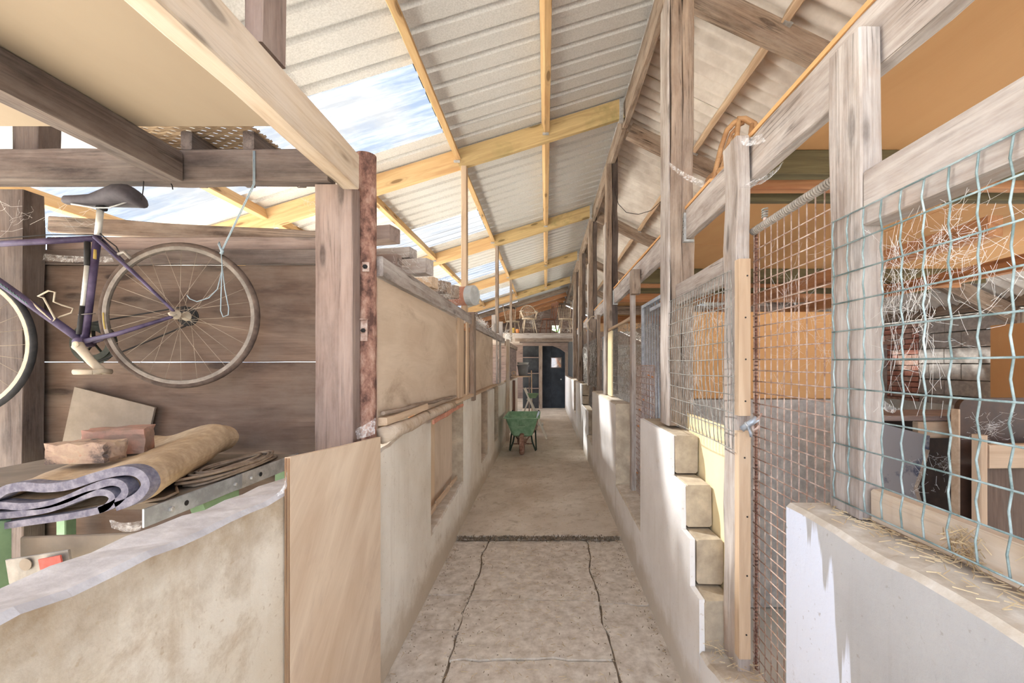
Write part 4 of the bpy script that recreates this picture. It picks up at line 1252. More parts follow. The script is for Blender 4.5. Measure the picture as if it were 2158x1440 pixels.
def wheel(c, tyre_m, rim_m, steer=0.0, spokes=28, label=None):
    Rm = Matrix.Rotation(steer, 3, 'Z')
    u_, n_ = Rm @ bu, Rm @ bn
    R = 0.333
    ring = lambda r, off=0.0, n=56: [c + u_ * (r * math.cos(2 * math.pi * k / n)) + bz * (r * math.sin(2 * math.pi * k / n)) + n_ * off for k in range(n)]
    w_ = tube('wheel', ring(R - 0.012), 0.0125, tyre_m, bike, 10, closed=True)
    vs, fs = [], []
    sec = [(0.318, 0.0095), (0.310, 0.0105), (0.298, 0.0095), (0.296, 0.0), (0.298, -0.0095), (0.310, -0.0105), (0.318, -0.0095)]
    n = 56
    for k in range(n):
        a = 2 * math.pi * k / n
        for (r, o) in sec:
            vs.append(c + u_ * (r * math.cos(a)) + bz * (r * math.sin(a)) + n_ * o)
    q = len(sec)
    for k in range(n):
        l = (k + 1) % n
        for j in range(q):
            fs.append((k * q + j, k * q + (j + 1) % q, l * q + (j + 1) % q, l * q + j))
    mk('rim', vs, fs, rim_m, w_, smooth=False)
    hm = Matrix.Translation(c) @ n_.to_track_quat('Z', 'Y').to_matrix().to_4x4()
    lathe('hub', [(0.005, -0.07), (0.011, -0.066), (0.011, -0.045), (0.022, -0.036), (0.022, -0.032), (0.012, -0.026), (0.012, 0.026), (0.022, 0.032), (0.022, 0.036), (0.012, 0.042), (0.012, 0.06), (0.005, 0.066), (0.005, 0.075), (0, 0.075)], hm, m['dusty_alu'], w_, 14, True)
    for k in range(spokes):
        sd_ = 1 if k % 2 else -1
        a = 2 * math.pi * k / spokes
        tw_ = a + (0.9 if (k // 2) % 2 else -0.9)
        p0 = c + (u_ * math.cos(tw_) + bz * math.sin(tw_)) * 0.02 + n_ * 0.034 * sd_
        p1 = c + (u_ * math.cos(a) + bz * math.sin(a)) * 0.297
        tube('spoke', [p0, p1], 0.001, m['spoke'], w_, 4)
    return w_, hm


rw, hm = wheel(RH, m['tyre_tan'], m['rim'])
lathe('cassette', [(0.03, -0.05), (0.045, -0.046), (0.045, -0.04), (0.038, -0.04), (0.038, -0.036)], hm, m['black'], rw, 24)
tube('rim_decal', [RH + bu * (0.306 * math.cos(a)) + bz * (0.306 * math.sin(a)) + bn * 0.0112 for a in (0.02, -0.04, -0.1, -0.16, -0.22)], 0.005, m['yellow'], rw, 4, r2=0.0012)
FH = Vector((BX0, BD0, 0)) + bu * 0.909
FH.z = 1.687
wheel(FH, m['tyre_black'], m['dusty_alu'], 0.0)
for s in (-1, 1):
    tube('fork_blade', [HT + Vector((0, 0, -0.12)) + bn * 0.03 * s, FH + Vector((0, 0, 0.1)) + bn * 0.05 * s, FH + bn * 0.055 * s], [0.012, 0.01, 0.007], m['purple'], bike, 10)
tube('head_tube', [HT + Vector((0.01, 0, 0.03)), HT + Vector((-0.01, 0, -0.13))], 0.018, m['purple'], bike, 12)
# blue string that carries the wheel, and the two short hooks under the beam
t = thing('hanging_string', 'pale blue string tied round the bicycle wheel', 'string', B(465, 540))
knot = B(466, 530, 0.02)
top_ = P(534, 318, 1.915)
tube('strand', [top_, P(534, 388, 1.915), knot], 0.002, m['string'], t, 6)
tube('strand', [top_ + Vector((0.006, 0, 0)), P(537, 388, 1.913), knot + Vector((0.01, 0, 0.01))], 0.002, m['string'], t, 6)
tube('loop', [knot, B(460, 515, 0.02), B(462, 510, -0.02), B(470, 540, -0.02), knot], 0.0024, m['string'], t, 6)
tube('loop', [knot, B(468, 560, 0.024), B(466, 620, 0.026), B(465, 655, 0.026), B(470, 668, 0.026), B(481, 664, 0.026), B(482, 650, 0.026), B(474, 610, 0.026), B(468, 560, 0.022)], 0.0022, m['string'], t, 6)
tube('loop', [B(468, 570, 0.022), B(458, 610, 0.03), B(440, 628, 0.03), B(415, 636, 0.03), B(400, 630, 0.03), B(394, 622, 0.03)], 0.0022, m['string'], t, 6)
tube('knot', [knot + Vector((0, 0, -0.012)), knot + Vector((0.006, 0, 0.0)), knot + Vector((0, 0, 0.014))], 0.007, m['string'], t, 8)
T('', 'rusty wire hook dangling above the saddle', 'hook', tube('wire_hook', [P(303, 372, 1.925), P(302, 398, 1.92), P(300, 412, 1.915), P(296, 418, 1.91), P(299, 422, 1.91)], 0.0022, m['black'], sides=6))
T('', 'bent nail sticking out under the crossbeam', 'nail', tube('bent_nail', [P(361, 388, 1.93), P(363, 382 + 10, 1.925), P(364, 399, 1.92)], 0.0026, m['black'], sides=6))

# ------------------------------------------------------------------ bench and what lies on it
bench = thing('work_bench', 'green-legged bench with a galvanised edge under the carpet', 'bench', (-1.6, 1.6, 0))
BZ = 1.165
box('bench_top', -2.3, -1.205, 1.34, 2.07, BZ - 0.02, BZ, m['card'], bench, axis=1, rough=0.001)
box('edge_rail', -1.204, -1.198, 1.66, 2.07, BZ - 0.055, BZ + 0.004, m['zinc'], bench, rough=0, ch=0.001)
box('edge_rail', -1.2, -1.194, 1.27, 1.68, BZ - 0.052, BZ + 0.004, m['galv'], bench, rough=0, ch=0.001)
for (y, r) in ((1.36, 0.009), (1.64, 0.007), (1.73, 0.007)):
    lathe('bolt_head', [(r, 0), (r, 0.006), (r * 0.6, 0.009), (0, 0.009)], Matrix.Translation((-1.194, y, BZ - 0.026)) @ Matrix.Rotation(math.pi / 2, 4, 'Y'), m['zinc'], bench, 6)
for y in (1.42, 1.79):
    lathe('edge_hole', [(0.009, 0), (0.009, 0.001), (0, 0.001)], Matrix.Translation((-1.1945, y, BZ - 0.026)) @ Matrix.Rotation(math.pi / 2, 4, 'Y'), m['black'], bench, 12)
prism('leg_bracket', [(1.5, BZ - 0.05), (1.53, BZ - 0.12), (1.6, BZ - 0.16), (1.68, BZ - 0.16), (1.68, BZ - 0.05)], -1.26, -1.206, 0, m['green_paint'], bench)
box('leg', -1.27, -1.22, 1.58, 1.64, 0.0, BZ - 0.12, m['green_paint'], bench, rough=0, ch=0.004)
box('leg', -1.66, -1.572, 1.215, 1.26, 0.0, BZ - 0.021, m['green_paint'], bench, rough=0, ch=0.004)
box('leg', -2.295, -2.25, 2.0, 2.05, 0.0, BZ - 0.021, m['green_paint'], bench, rough=0, ch=0.004)
box('leg', -1.27, -1.22, 2.0, 2.05, 0.0, BZ - 0.021, m['green_paint'], bench, rough=0, ch=0.004)
box('lower_shelf', -2.25, -1.25, 1.3, 2.0, 0.6, 0.62, m['bench_dark'], bench, axis=1, rough=0.001)
# folded carpet: three nested folds, run back along the bench
NEAR = [[(-60, 1064), (-25, 1055), (0, 1043), (25, 1029), (60, 1024), (100, 1027), (150, 1022), (200, 1006), (250, 993), (285, 992), (306, 1003), (313, 1022), (300, 1042), (278, 1056), (250, 1066)],
        [(-60, 1078), (0, 1064), (50, 1066), (100, 1063), (145, 1051), (190, 1031), (235, 1015), (262, 1019), (270, 1035), (258, 1052), (240, 1064), (215, 1073)],
        [(-60, 1090), (0, 1086), (60, 1080), (115, 1070), (160, 1053), (200, 1039), (230, 1037), (243, 1047), (236, 1062), (215, 1074), (150, 1087), (60, 1100), (-60, 1118)]]
THK = (0.026, 0.021, 0.019)
geos, mi = [], []
for path, th in zip(NEAR, THK):
    base = [Vector(((px - VX) / F * 1.25, 0, EYE - (py - VY) / F * 1.25)) for px, py in path]
    # smooth the outline
    pts = []
    for i in range(len(base) - 1):
        p0, p1, p2, p3 = base[max(i - 1, 0)], base[i], base[i + 1], base[min(i + 2, len(base) - 1)]
        for k in range(4):
            t_ = k / 4
            pts.append(0.5 * ((2 * p1) + (p2 - p0) * t_ + (2 * p0 - 5 * p1 + 4 * p2 - p3) * t_ * t_ + (3 * p1 - p0 - 3 * p2 + p3) * t_ ** 3))
    pts.append(base[-1])
    outl, inl = [], []
    for i, p in enumerate(pts):
        tg = (pts[min(i + 1, len(pts) - 1)] - pts[max(i - 1, 0)]).normalized()
        nn = Vector((-tg.z, 0, tg.x))
        outl.append(p + nn * th / 2)
        inl.append(p - nn * th / 2)
    loop = outl + inl[::-1]
    rows = []
    for (y, dx, dz, sc) in ((1.24, 0, 0, 1.0), (1.275, 0.0, 0.0, 1.0), (1.315, -0.01, 0.0, 1.0), (1.36, -0.03, 0.0, 1.0), (1.45, -0.07, 0.0, 1.0), (1.65, -0.13, 0.01, 1.02), (1.80, -0.18, 0.03, 1.08), (1.88, -0.2, 0.03, 0.95)):
        rows.append([Vector((p.x + dx, y, max(BZ + 0.004 + (p.z - BZ) * sc + dz, BZ + 0.016 + 0.001 * THK.index(th)) if y > 1.33 else p.z)) for p in loop])
    V_, F_, I_ = [], [], []
    q = len(loop)
    for r_ in rows:
        V_ += r_
    for i in range(len(rows) - 1):
        for k in range(q):
            l = (k + 1) % q
            F_.append((i * q + k, i * q + l, (i + 1) * q + l, (i + 1) * q + k))
            I_.append(1 if i == 0 else 0)
    half = q // 2
    for base_i, flip in ((0, False), ((len(rows) - 1) * q, True)):
        for k in range(half - 1):
            f_ = (base_i + k, base_i + k + 1, base_i + q - 2 - k, base_i + q - 1 - k)
            F_.append(f_ if flip else f_[::-1])
            I_.append(0 if flip else 1)
    geos.append((V_, F_))
    mi += I_
V_, F_ = merge(geos)
o = mk('folded_mat', V_, F_, m['carpet'], smooth=False, mats=[m['carpet'], m['carpet_back']], fmi=mi)
tag(o, 'tan mat folded over with a blue-grey edge, under two bricks', 'mat')
top_z = lambda y: 1.262


def brick_thing(label, c, rot, mt, size=(0.205, 0.098, 0.066)):
    R = Matrix.Translation(c) @ Matrix.Rotation(rot, 4, 'Z')
    w_, d_, h_ = size
    rg = random.Random(int(c[0] * 1000))
    vs, fs = [], []
    n = 5
    grid = {}
    import bmesh
    bm = bmesh.new()
    bmesh.ops.create_cube(bm, size=1.0)
    bmesh.ops.subdivide_edges(bm, edges=bm.edges[:], cuts=4, use_grid_fill=True)
    for v in bm.verts:
        p = Vector((v.co.x * w_, v.co.y * d_, v.co.z * h_ + h_ / 2))
        e = 0.004
        k = sum(1 for a_ in v.co if abs(a_) > 0.49)
        p += Vector((rg.uniform(-e, e), rg.uniform(-e, e), rg.uniform(-e, e) if v.co.z > -0.49 else 0)) * (0.7 if k < 2 else 1.3)
        if k >= 2:
            p = Vector((p.x * 0.975, p.y * 0.96, h_ / 2 + (p.z - h_ / 2) * (0.95 if v.co.z > 0 else 1)))
        v.co = p
    me = bpy.data.meshes.new('brick')
    bm.to_mesh(me)
    bm.free()
    me.materials.append(mt)
    o_ = bpy.data.objects.new('loose_brick', me)
    place(o_, R)
    return tag(o_, label, 'brick', 'bricks on the folded mat')


_b = Mat('old_brick', 0.95)
_f = _b.noise(_b.coord('Object'), 9, 6, 0.7)
_b.color(_b.ramp(_f, [(0.40, srgb(96, 84, 78)), (0.50, srgb(166, 136, 114)), (0.6, srgb(178, 152, 122)), (0.7, srgb(176, 112, 90))]))
_b.bump(_f, 0.6, 0.006)
m['old_brick'] = _b.m
m['pink_brick'] = plain('pink_brick', srgb(196, 136, 116), c2=srgb(146, 118, 102), scale=12, rough=0.95, bump=0.5)
brick_thing('sooty yellowish brick, the lower and nearer of the two', P(186, 984, 1.42) + Vector((0, 0, 0.02)), 0.12, m['old_brick'], (0.17, 0.1, 0.066))
brick_thing('pinkish brick, the taller and further of the two', P(252, 967, 1.56) + Vector((0, 0, 0.022)), 0.5, m['pink_brick'], (0.17, 0.11, 0.092))
# coiled hose
pts = []
rg = random.Random(3)
for k in range(260):
    a = k * 0.36
    e = 1 + 0.22 * math.sin(k * 0.071) + 0.05 * math.sin(k * 0.9)
    pts.append(Vector((-1.258 + 0.045 * e * math.cos(a), 1.72 + 0.20 * e * math.sin(a) + 0.02 * math.sin(k * 0.05), BZ + 0.008 + 0.034 * (k / 260) + 0.004 * math.sin(k * 0.77))))
tail = [Vector((-1.3, 1.5, BZ + 0.012)), Vector((-1.225, 1.42, BZ + 0.008)), Vector((-1.215, 1.36, BZ + 0.008)), Vector((-1.27, 1.31, BZ + 0.008))]
T('', 'coil of thin brown hose lying on the bench edge', 'hose', tube('coiled_hose', tail[::-1] + pts, 0.0052, m['hose'], sides=6))
# things under and behind the bench
T('', 'grey brown sheet leaning on the partition behind the bench', 'sheet', prism('leaning_sheet', [(-2.36, 1.17), (-1.95, 1.17), (-1.90, 1.39), (-2.29, 1.49)], 2.075, 2.085, 1, m['card']))
T('', 'dusty brown cardboard panel under the bench edge', 'panel', timber('card_panel', (-1.56, 1.275, 0.945), (-1.21, 1.30, 0.95), 0.012, 0.28, m['card'], rough=0.001))
k_ = thing('metal_plate', 'steel plate with a round hole and a red tag below the bench', 'plate', (-1.4, 1.22, 1.0))
pl = timber('plate', P(18, 1205, 1.21), P(150, 1184, 1.2), 0.006, 0.07, m['rim'], k_, rough=0)
lathe('round_hole', [(0.017, 0), (0.017, 0.002), (0, 0.002)], Matrix.Translation(P(55, 1190, 1.20)) @ Matrix.Rotation(math.pi / 2, 4, 'X'), m['card'], k_, 18)
timber('red_tag', P(84, 1190, 1.19), P(130, 1181, 1.185), 0.004, 0.03, m['red'], k_, rough=0)
# wicker panel lying above the crossbeam
wk = thing('wicker_panel', 'old woven cane panel lying above the dark crossbeam', 'panel', (-1.6, 2.1, 2.6))
WKF = []
for k in range(22):
    y = 1.86 + k * 0.022
    pts = [(-1.9 + i * 0.035, y, 2.66 + 0.004 * (1 if (i + k) % 2 else -1)) for i in range(18)]
    tube('cane_strip', pts, 0.007, m['wicker'], wk, 4)
for x in (-1.88, -1.62, -1.34):
    box('frame_batten', x - 0.025, x + 0.025, 1.925, 2.35, 2.57, 2.652, m['dark_wood'], wk)

# ------------------------------------------------------------------ lumber on top of the boarded stalls
LUM = [((-1.9, 2.75, 2.20), (-0.90, 2.62, 2.20), 0.075, 0.10, 'mid_wood', 'lowest sawn beam end of the lumber pile by the pole'),
       ((-1.9, 2.66, 2.32), (-0.865, 2.45, 2.32), 0.11, 0.085, 'mid_wood', 'topmost sawn beam of the lumber pile by the pole'),
       ((-1.8, 2.98, 2.30), (-0.87, 2.80, 2.30), 0.10, 0.07, 'grey_wood', 'grey beam just behind the topmost lumber'),
       ((-1.7, 3.0, 2.205), (-0.75, 2.76, 2.205), 0.10, 0.10, 'grey_wood', 'beam end jutting furthest over the aisle'),
       ((-1.7, 3.45, 2.19), (-0.83, 3.2, 2.19), 0.09, 0.08, 'batten', 'pale square beam end past the jutting beam'),
       ((-1.6, 3.9, 2.2), (-0.80, 3.42, 2.2), 0.12, 0.09, 'brown_wood', 'brown beam end under thick cobweb'),
       ((-1.6, 4.15, 2.21), (-0.78, 3.72, 2.21), 0.08, 0.11, 'brown_wood', 'brown beam end touching the terracotta pipe'),
       ((-1.5, 5.1, 2.16), (-0.80, 4.9, 2.16), 0.1, 0.03, 'mid_wood', 'small brown board lying past the terracotta pipe')]
for a, b, w_, h_, mt, tx in LUM:
    a, b = Vector(a) + Vector((0, 0, 0.022)), Vector(b) + Vector((0, 0, 0.022))
    T('', tx, 'timber', timber('lumber', a, b, w_, h_, m[mt], rough=0.003), 'lumber on the boarded stalls')
T('', 'dusty plank lying flat along the stall rail under the lumber', 'plank', box('loose_plank', -0.96, -0.89, 2.12, 4.4, 2.147, 2.165, m['grey_wood'], rough=0.003))
tp = thing('flue_pipe', 'terracotta pipe with a grey cap lying on the lumber', 'pipe', (-0.75, 4.1, 2.15))
Mp = Matrix.Translation((-0.98, 4.2, 2.26)) @ Matrix.Rotation(math.radians(-20), 4, 'Z') @ Matrix.Rotation(math.pi / 2, 4, 'Y')
lathe('pipe', [(0.075, 0), (0.09, 0.02), (0.09, 0.25), (0.075, 0.25)], Mp, m['terracotta'], tp, 24, True)
lathe('cap', [(0.092, 0.25), (0.098, 0.252), (0.098, 0.318), (0.092, 0.325), (0.075, 0.325), (0.07, 0.318), (0, 0.318)], Mp, m['grey_plastic'], tp, 24)
for d, tx in ((7.1, 'upright grey offcut standing on the far stall rail'), (8.2, 'grey block offcut on the rail before the whitish post')):
    T('', tx, 'offcut', box('wood_offcut', -0.9, -0.83, d, d + 0.12, 2.125, 2.42, m['grey_wood'], rough=0.003))
T('', 'small orange pot at the corner of the loft bridge', 'pot', lathe('small_pot', [(0.05, 0), (0.06, 0.1), (0.055, 0.12), (0.0, 0.12)], Matrix.Translation((-0.83, 12.6, 2.516)), m['orange'], None, 16))
T('', 'small yellow pot next to the orange pot on the loft bridge', 'pot', lathe('small_pot', [(0.05, 0), (0.055, 0.16), (0.0, 0.16)], Matrix.Translation((-0.97, 12.65, 2.516)), m['yellow'], None, 16))

# ------------------------------------------------------------------ wheelbarrow
wb_ = thing('wheelbarrow', 'green plastic wheelbarrow parked in the aisle', 'wheelbarrow', (-0.42, 7.6, 0))
cx = -0.42


def tray_ring(z, hw, y0, y1, r=0.07, t=0.0):
    pts = []
    for (sx, ex, a0) in ((1, y0, -90), (1, y1, 0), (-1, y1, 90), (-1, y0, 180)):
        for k in range(5):
            a = math.radians(a0 + 90 * k / 4)
            px_ = cx + sx * (hw - r) + r * math.cos(a)
            py_ = (ex + r if ex == y0 else ex - r) + r * math.sin(a)
            pts.append((px_, py_, z))
    return pts


rings = [tray_ring(0.30, 0.13, 7.66, 8.2, 0.06), tray_ring(0.33, 0.185, 7.60, 8.26), tray_ring(0.45, 0.225, 7.55, 8.32), tray_ring(0.62, 0.275, 7.44, 8.42), tray_ring(0.665, 0.285, 7.42, 8.44), tray_ring(0.668, 0.318, 7.38, 8.48), tray_ring(0.655, 0.318, 7.38, 8.48),
         tray_ring(0.655, 0.292, 7.41, 8.45), tray_ring(0.45, 0.233, 7.54, 8.33)]
inner = [tray_ring(0.668, 0.283, 7.425, 8.435), tray_ring(0.46, 0.215, 7.56, 8.31), tray_ring(0.335, 0.17, 7.62, 8.24)]
V_, F_ = [], []
seq = [rings[0], rings[1], rings[2], rings[3], rings[4], rings[6], rings[5]] + inner
for r_ in seq:
    V_ += r_
q = len(seq[0])
for i in range(len(seq) - 1):
    for k in range(q):
        F_.append((i * q + k, i * q + (k + 1) % q, (i + 1) * q + (k + 1) % q, (i + 1) * q + k))
F_.append(tuple(range(q - 1, -1, -1)))
F_.append(tuple((len(seq) - 1) * q + k for k in range(q)))
tr = mk('tray', V_, F_, m['barrow_green'], wb_)
for k in range(5):
    x = cx - 0.12 + 0.06 * k
    timber('tray_rib', (x, 7.545, 0.47), (x + (x - cx) * 0.12, 7.43, 0.63), 0.008, 0.008, m['barrow_green'], tr, rough=0, ch=0.001)
box('tray_slot', cx - 0.06, cx + 0.06, 7.498, 7.51, 0.525, 0.54, m['dark_green'], tr, rough=0, ch=0.001)
Mw = Matrix.Translation((cx, 7.56, 0.19)) @ Matrix.Rotation(math.pi / 2, 4, 'Y')
wh = lathe('wheel', [(0.11, -0.028), (0.165, -0.042), (0.185, -0.028), (0.19, 0), (0.185, 0.028), (0.165, 0.042), (0.11, 0.028), (0.11, -0.028)], Mw, m['rust'], wb_, 28, True)
lathe('wheel_rim', [(0.02, -0.03), (0.112, -0.026), (0.112, 0.026), (0.02, 0.03), (0, 0.03)], Mw, m['rust'], wh, 20)
for s in (-1, 1):
    tube('frame_tube', [(cx + 0.06 * s, 7.5, 0.2), (cx + 0.085 * s, 7.72, 0.25), (cx + 0.2 * s, 8.1, 0.32), (cx + 0.26 * s, 8.6, 0.5), (cx + 0.27 * s, 8.95, 0.6)], 0.014, m['rust'], wb_, 8)
    tube('leg', [(cx + 0.15 * s, 7.86, 0.33), (cx + 0.175 * s, 7.82, 0.18), (cx + 0.235 * s, 7.84, 0.016), (cx + 0.245 * s, 7.9, 0.016), (cx + 0.225 * s, 8.12, 0.34)], 0.015, m['dark_green'], wb_, 8)
    tube('handle_grip', [(cx + 0.268 * s, 8.86, 0.575), (cx + 0.272 * s, 9.0, 0.62)], 0.02, m['black'], wb_, 8)
    tube('wheel_strut', [(cx + 0.055 * s, 7.56, 0.19), (cx + 0.07 * s, 7.63, 0.34)], 0.008, m['rust'], wb_, 6)
tube('cross_tube', [(cx - 0.2, 7.84, 0.14), (cx + 0.2, 7.84, 0.14)], 0.011, m['rust'], wb_, 8)
T('', 'pale blade leaning inside the wheelbarrow tray', 'tool', timber('metal_spatula', (cx + 0.22, 7.72, 0.50), (cx + 0.30, 7.78, 0.745), 0.006, 0.035, m['galv'], up=(1, 0, 0), rough=0))

# ------------------------------------------------------------------ stepladder, shelf, bucket, broom
ld = thing('stepladder', 'small white folding stepladder behind the wheelbarrow', 'stepladder', (-0.38, 9.3, 0))
ap = Vector((-0.42, 9.3, 1.06))
for s in (0, 1):
    y = 9.12 + s * 0.34
    timber('front_rail', (-0.455, y, 1.08), (0.02, y, 0.0), 0.026, 0.032, m['cream'], ld, rough=0, ch=0.004)
    timber('rear_leg', (-0.36, y + 0.01, 0.86), (-0.68, y + 0.01, 0.0), 0.022, 0.03, m['cream'], ld, rough=0, ch=0.004)
for z in (0.3, 0.58, 0.85):
    x = -0.455 + (1.08 - z) / 1.08 * 0.475
    box('tread', x - 0.05, x + 0.06, 9.13, 9.45, z - 0.012, z + 0.012, m['alu'], ld, rough=0, ch=0.003)
tube('spreader', [(-0.47, 9.11, 0.5), (-0.2, 9.11, 0.45)], 0.006, m['cream'], ld, 6)
T('', 'pale green basin hung on the stepladder', 'basin', lathe('plastic_basin', [(0.07, 0), (0.12, 0.075), (0.13, 0.1), (0.122, 0.1), (0.066, 0.008), (0, 0.008)], Matrix.Translation((-0.28, 9.3, 0.865)), m['green_paint'], None, 20))
sh = thing('plank_shelf', 'rough plank shelf on a thin leg at the aisle edge', 'shelf', (-0.6, 10.2, 0))
box('shelf_board', -0.82, -0.36, 10.0, 10.3, 1.30, 1.325, m['batten'], sh)
box('shelf_leg', -0.40, -0.37, 10.0, 10.03, 0.0, 1.299, m['mid_wood'], sh)
m['bucket_grey'] = plain('bucket_grey', srgb(136, 138, 140), var=0.15, rough=0.6)
bk = thing('bucket', 'grey plastic bucket on the plank shelf', 'bucket', (-0.55, 10.15, 1.326))
lathe('bucket_body', [(0.10, 0), (0.135, 0.24), (0.145, 0.245), (0.145, 0.265), (0.13, 0.265), (0.096, 0.01), (0, 0.01)], Matrix.Translation((-0.54, 10.15, 1.326)), m['bucket_grey'], bk, 24, True)
tube('bucket_handle', [(-0.54 + 0.145 * math.cos(a), 10.15 - 0.05 * math.sin(a), 1.575 - 0.07 * math.sin(a)) for a in [math.pi * k / 10 for k in range(11)]], 0.004, m['zinc'], bk, 6)
T('', 'pale bucket nested inside the grey bucket', 'bucket', lathe('pale_bucket', [(0.125, 0.0), (0.14, 0.05), (0.13, 0.05), (0.118, 0.0)], Matrix.Translation((-0.54, 10.15, 1.595)), m['pale_grey'], None, 20))
T('', 'roll of brown tape standing at the shelf end', 'tape roll', lathe('tape_roll', [(0.03, -0.025), (0.06, -0.025), (0.06, 0.025), (0.03, 0.025), (0.03, -0.025)], Matrix.Translation((-0.75, 10.05, 1.388)) @ Matrix.Rotation(math.pi / 2, 4, 'X'), m['batten'], None, 20))
brm = thing('broom', 'long-handled broom leaning beside the plank shelf', 'broom', (-0.3, 10.4, 0))
tube('broom_handle', [(-0.33, 10.36, 0.12), (-0.35, 10.45, 1.45)], 0.013, m['batten'], brm, 8)
box('broom_head', -0.48, -0.2, 10.33, 10.39, 0.07, 0.12, m['mid_wood'], brm)
box('bristles', -0.47, -0.21, 10.325, 10.395, 0.0, 0.07, m['brown_wood'], brm, rough=0.004)
T('', 'dark red board standing behind the stepladder', 'board', box('upright_board', -0.82, -0.76, 10.6, 10.7, 0.0, 1.2, m['varnish']))

# ------------------------------------------------------------------ chairs on the loft bridge
def spindle_chair(name, label, loc, rot, kind):
    t_ = thing(name, label, 'chair', (0, 0, 0))
    W = m['chair_wood'] if kind != 'splat' else m['varnish']
    seat = lathe('seat', [(0.0, 0.42), (0.19, 0.42), (0.21, 0.435), (0.205, 0.455), (0.0, 0.448)], Matrix.Diagonal((1.05, 0.98, 1, 1)), W, t_, 24)
    for sx in (-1, 1):
        for sy in (-1, 1):
            tube('leg', [(0.13 * sx, 0.12 * sy, 0.43), (0.165 * sx, 0.16 * sy, 0.22), (0.2 * sx, 0.2 * sy, 0)], [0.014, 0.02, 0.012], W, t_, 8)
        tube('stretcher', [(0.175 * sx, -0.17, 0.17), (0.175 * sx, 0.17, 0.17)], 0.01, W, t_, 6)
    tube('stretcher', [(-0.17, 0, 0.17), (0.17, 0, 0.17)], 0.01, W, t_, 6)
    if kind == 'wheel':
        bow = [(0.25 * math.cos(a), 0.14 - 0.0 + 0.10 * math.sin(a) * 0.6, 0.45 + 0.42 * math.sin(a) ** 0.7 if math.sin(a) > 0 else 0.45) for a in [math.pi * k / 18 for k in range(19)]]
        tube('bow_back', bow, 0.016, W, t_, 8)
        for k in range(9):
            x = -0.2 + 0.05 * k
            zt = 0.45 + 0.42 * max(0.05, 1 - (x / 0.25) ** 2) ** 0.35
            tube('spindle', [(x * 0.75, 0.16, 0.445), (x, 0.195, zt)], 0.009, W, t_, 6)
        arm = [(0.27 * math.cos(a), 0.02 + 0.2 * math.sin(a), 0.66) for a in [math.radians(-50 + 280 * k / 20) for k in range(21)]]
        tube('arm_bow', arm, 0.015, W, t_, 8)
        for sx in (-1, 1):
            for k in range(4):
                y = -0.12 + 0.07 * k
                tube('arm_spindle', [(0.17 * sx, y, 0.445), (0.255 * sx, y, 0.66)], 0.009, W, t_, 6)
    elif kind == 'splat':
        for sx in (-1, 1):
            tube('back_post', [(0.15 * sx, 0.17, 0.44), (0.17 * sx, 0.24, 0.92)], 0.017, W, t_, 8)
        box('top_rail', -0.21, 0.21, 0.225, 0.25, 0.87, 0.97, W, t_)
        prism('splat', [(-0.05, 0.44), (-0.09, 0.62), (-0.055, 0.72), (-0.09, 0.88), (-0.03, 0.88), (-0.03, 0.5), (-0.02, 0.44)], 0.205, 0.222, 1, W, t_)
        prism('splat', [(0.05, 0.44), (0.09, 0.62), (0.055, 0.72), (0.09, 0.88), (0.03, 0.88), (0.03, 0.5), (0.02, 0.44)], 0.205, 0.222, 1, W, t_)
    else:
        for sx in (-1, 1):
            tube('back_post', [(0.16 * sx, 0.16, 0.44), (0.23 * sx, 0.26, 1.0)], 0.015, W, t_, 8)
        tube('crest_rail', [(-0.24, 0.24, 0.90), (-0.1, 0.27, 0.925), (0.1, 0.27, 0.925), (0.24, 0.24, 0.90)], 0.012, m['dark_wood'], t_, 8, r2=0.035)
        for k in range(6):
            x = -0.12 + 0.048 * k
            tube('spindle', [(x, 0.17, 0.44), (x * 1.35, 0.255, 0.9)], 0.008, W, t_, 6)
    t_.matrix_basis = Matrix.Translation(loc) @ Matrix.Rotation(rot, 4, 'Z')
    WM[t_] = t_.matrix_basis.copy()
    return t_


spindle_chair('windsor_chair', 'bow-backed spindle armchair on the loft bridge', (-0.50, 12.78, 2.517), math.radians(12), 'wheel')
spindle_chair('splat_chair', 'brown splat-backed chair in the middle of the loft bridge', (0.08, 12.95, 2.517), math.radians(-60), 'splat')
spindle_chair('spindle_chair', 'spindle-backed chair beside the last double post on the loft bridge', (0.60, 12.85, 2.517), math.radians(10), 'comb')
spindle_chair('spindle_chair', 'pale chair half hidden behind the slim studs on the far loft', (-1.05, 13.6, 2.517), math.radians(30), 'comb')

# cane armchair on the near loft, over the rusty gate
ca = thing('cane_chair', 'bent cane armchair standing on the loft above the gate post', 'chair', (1.25, 2.7, 2.576))
q_ = lambda px, py, d: P(px, py, d)
def arch(xc, w_, zt, y, n=16):
    return [(xc + w_ * math.cos(a), y, 2.576 + (zt - 2.576) * (max(0.0, math.sin(a)) ** 0.55)) for a in [math.pi * k / n for k in range(n + 1)]]


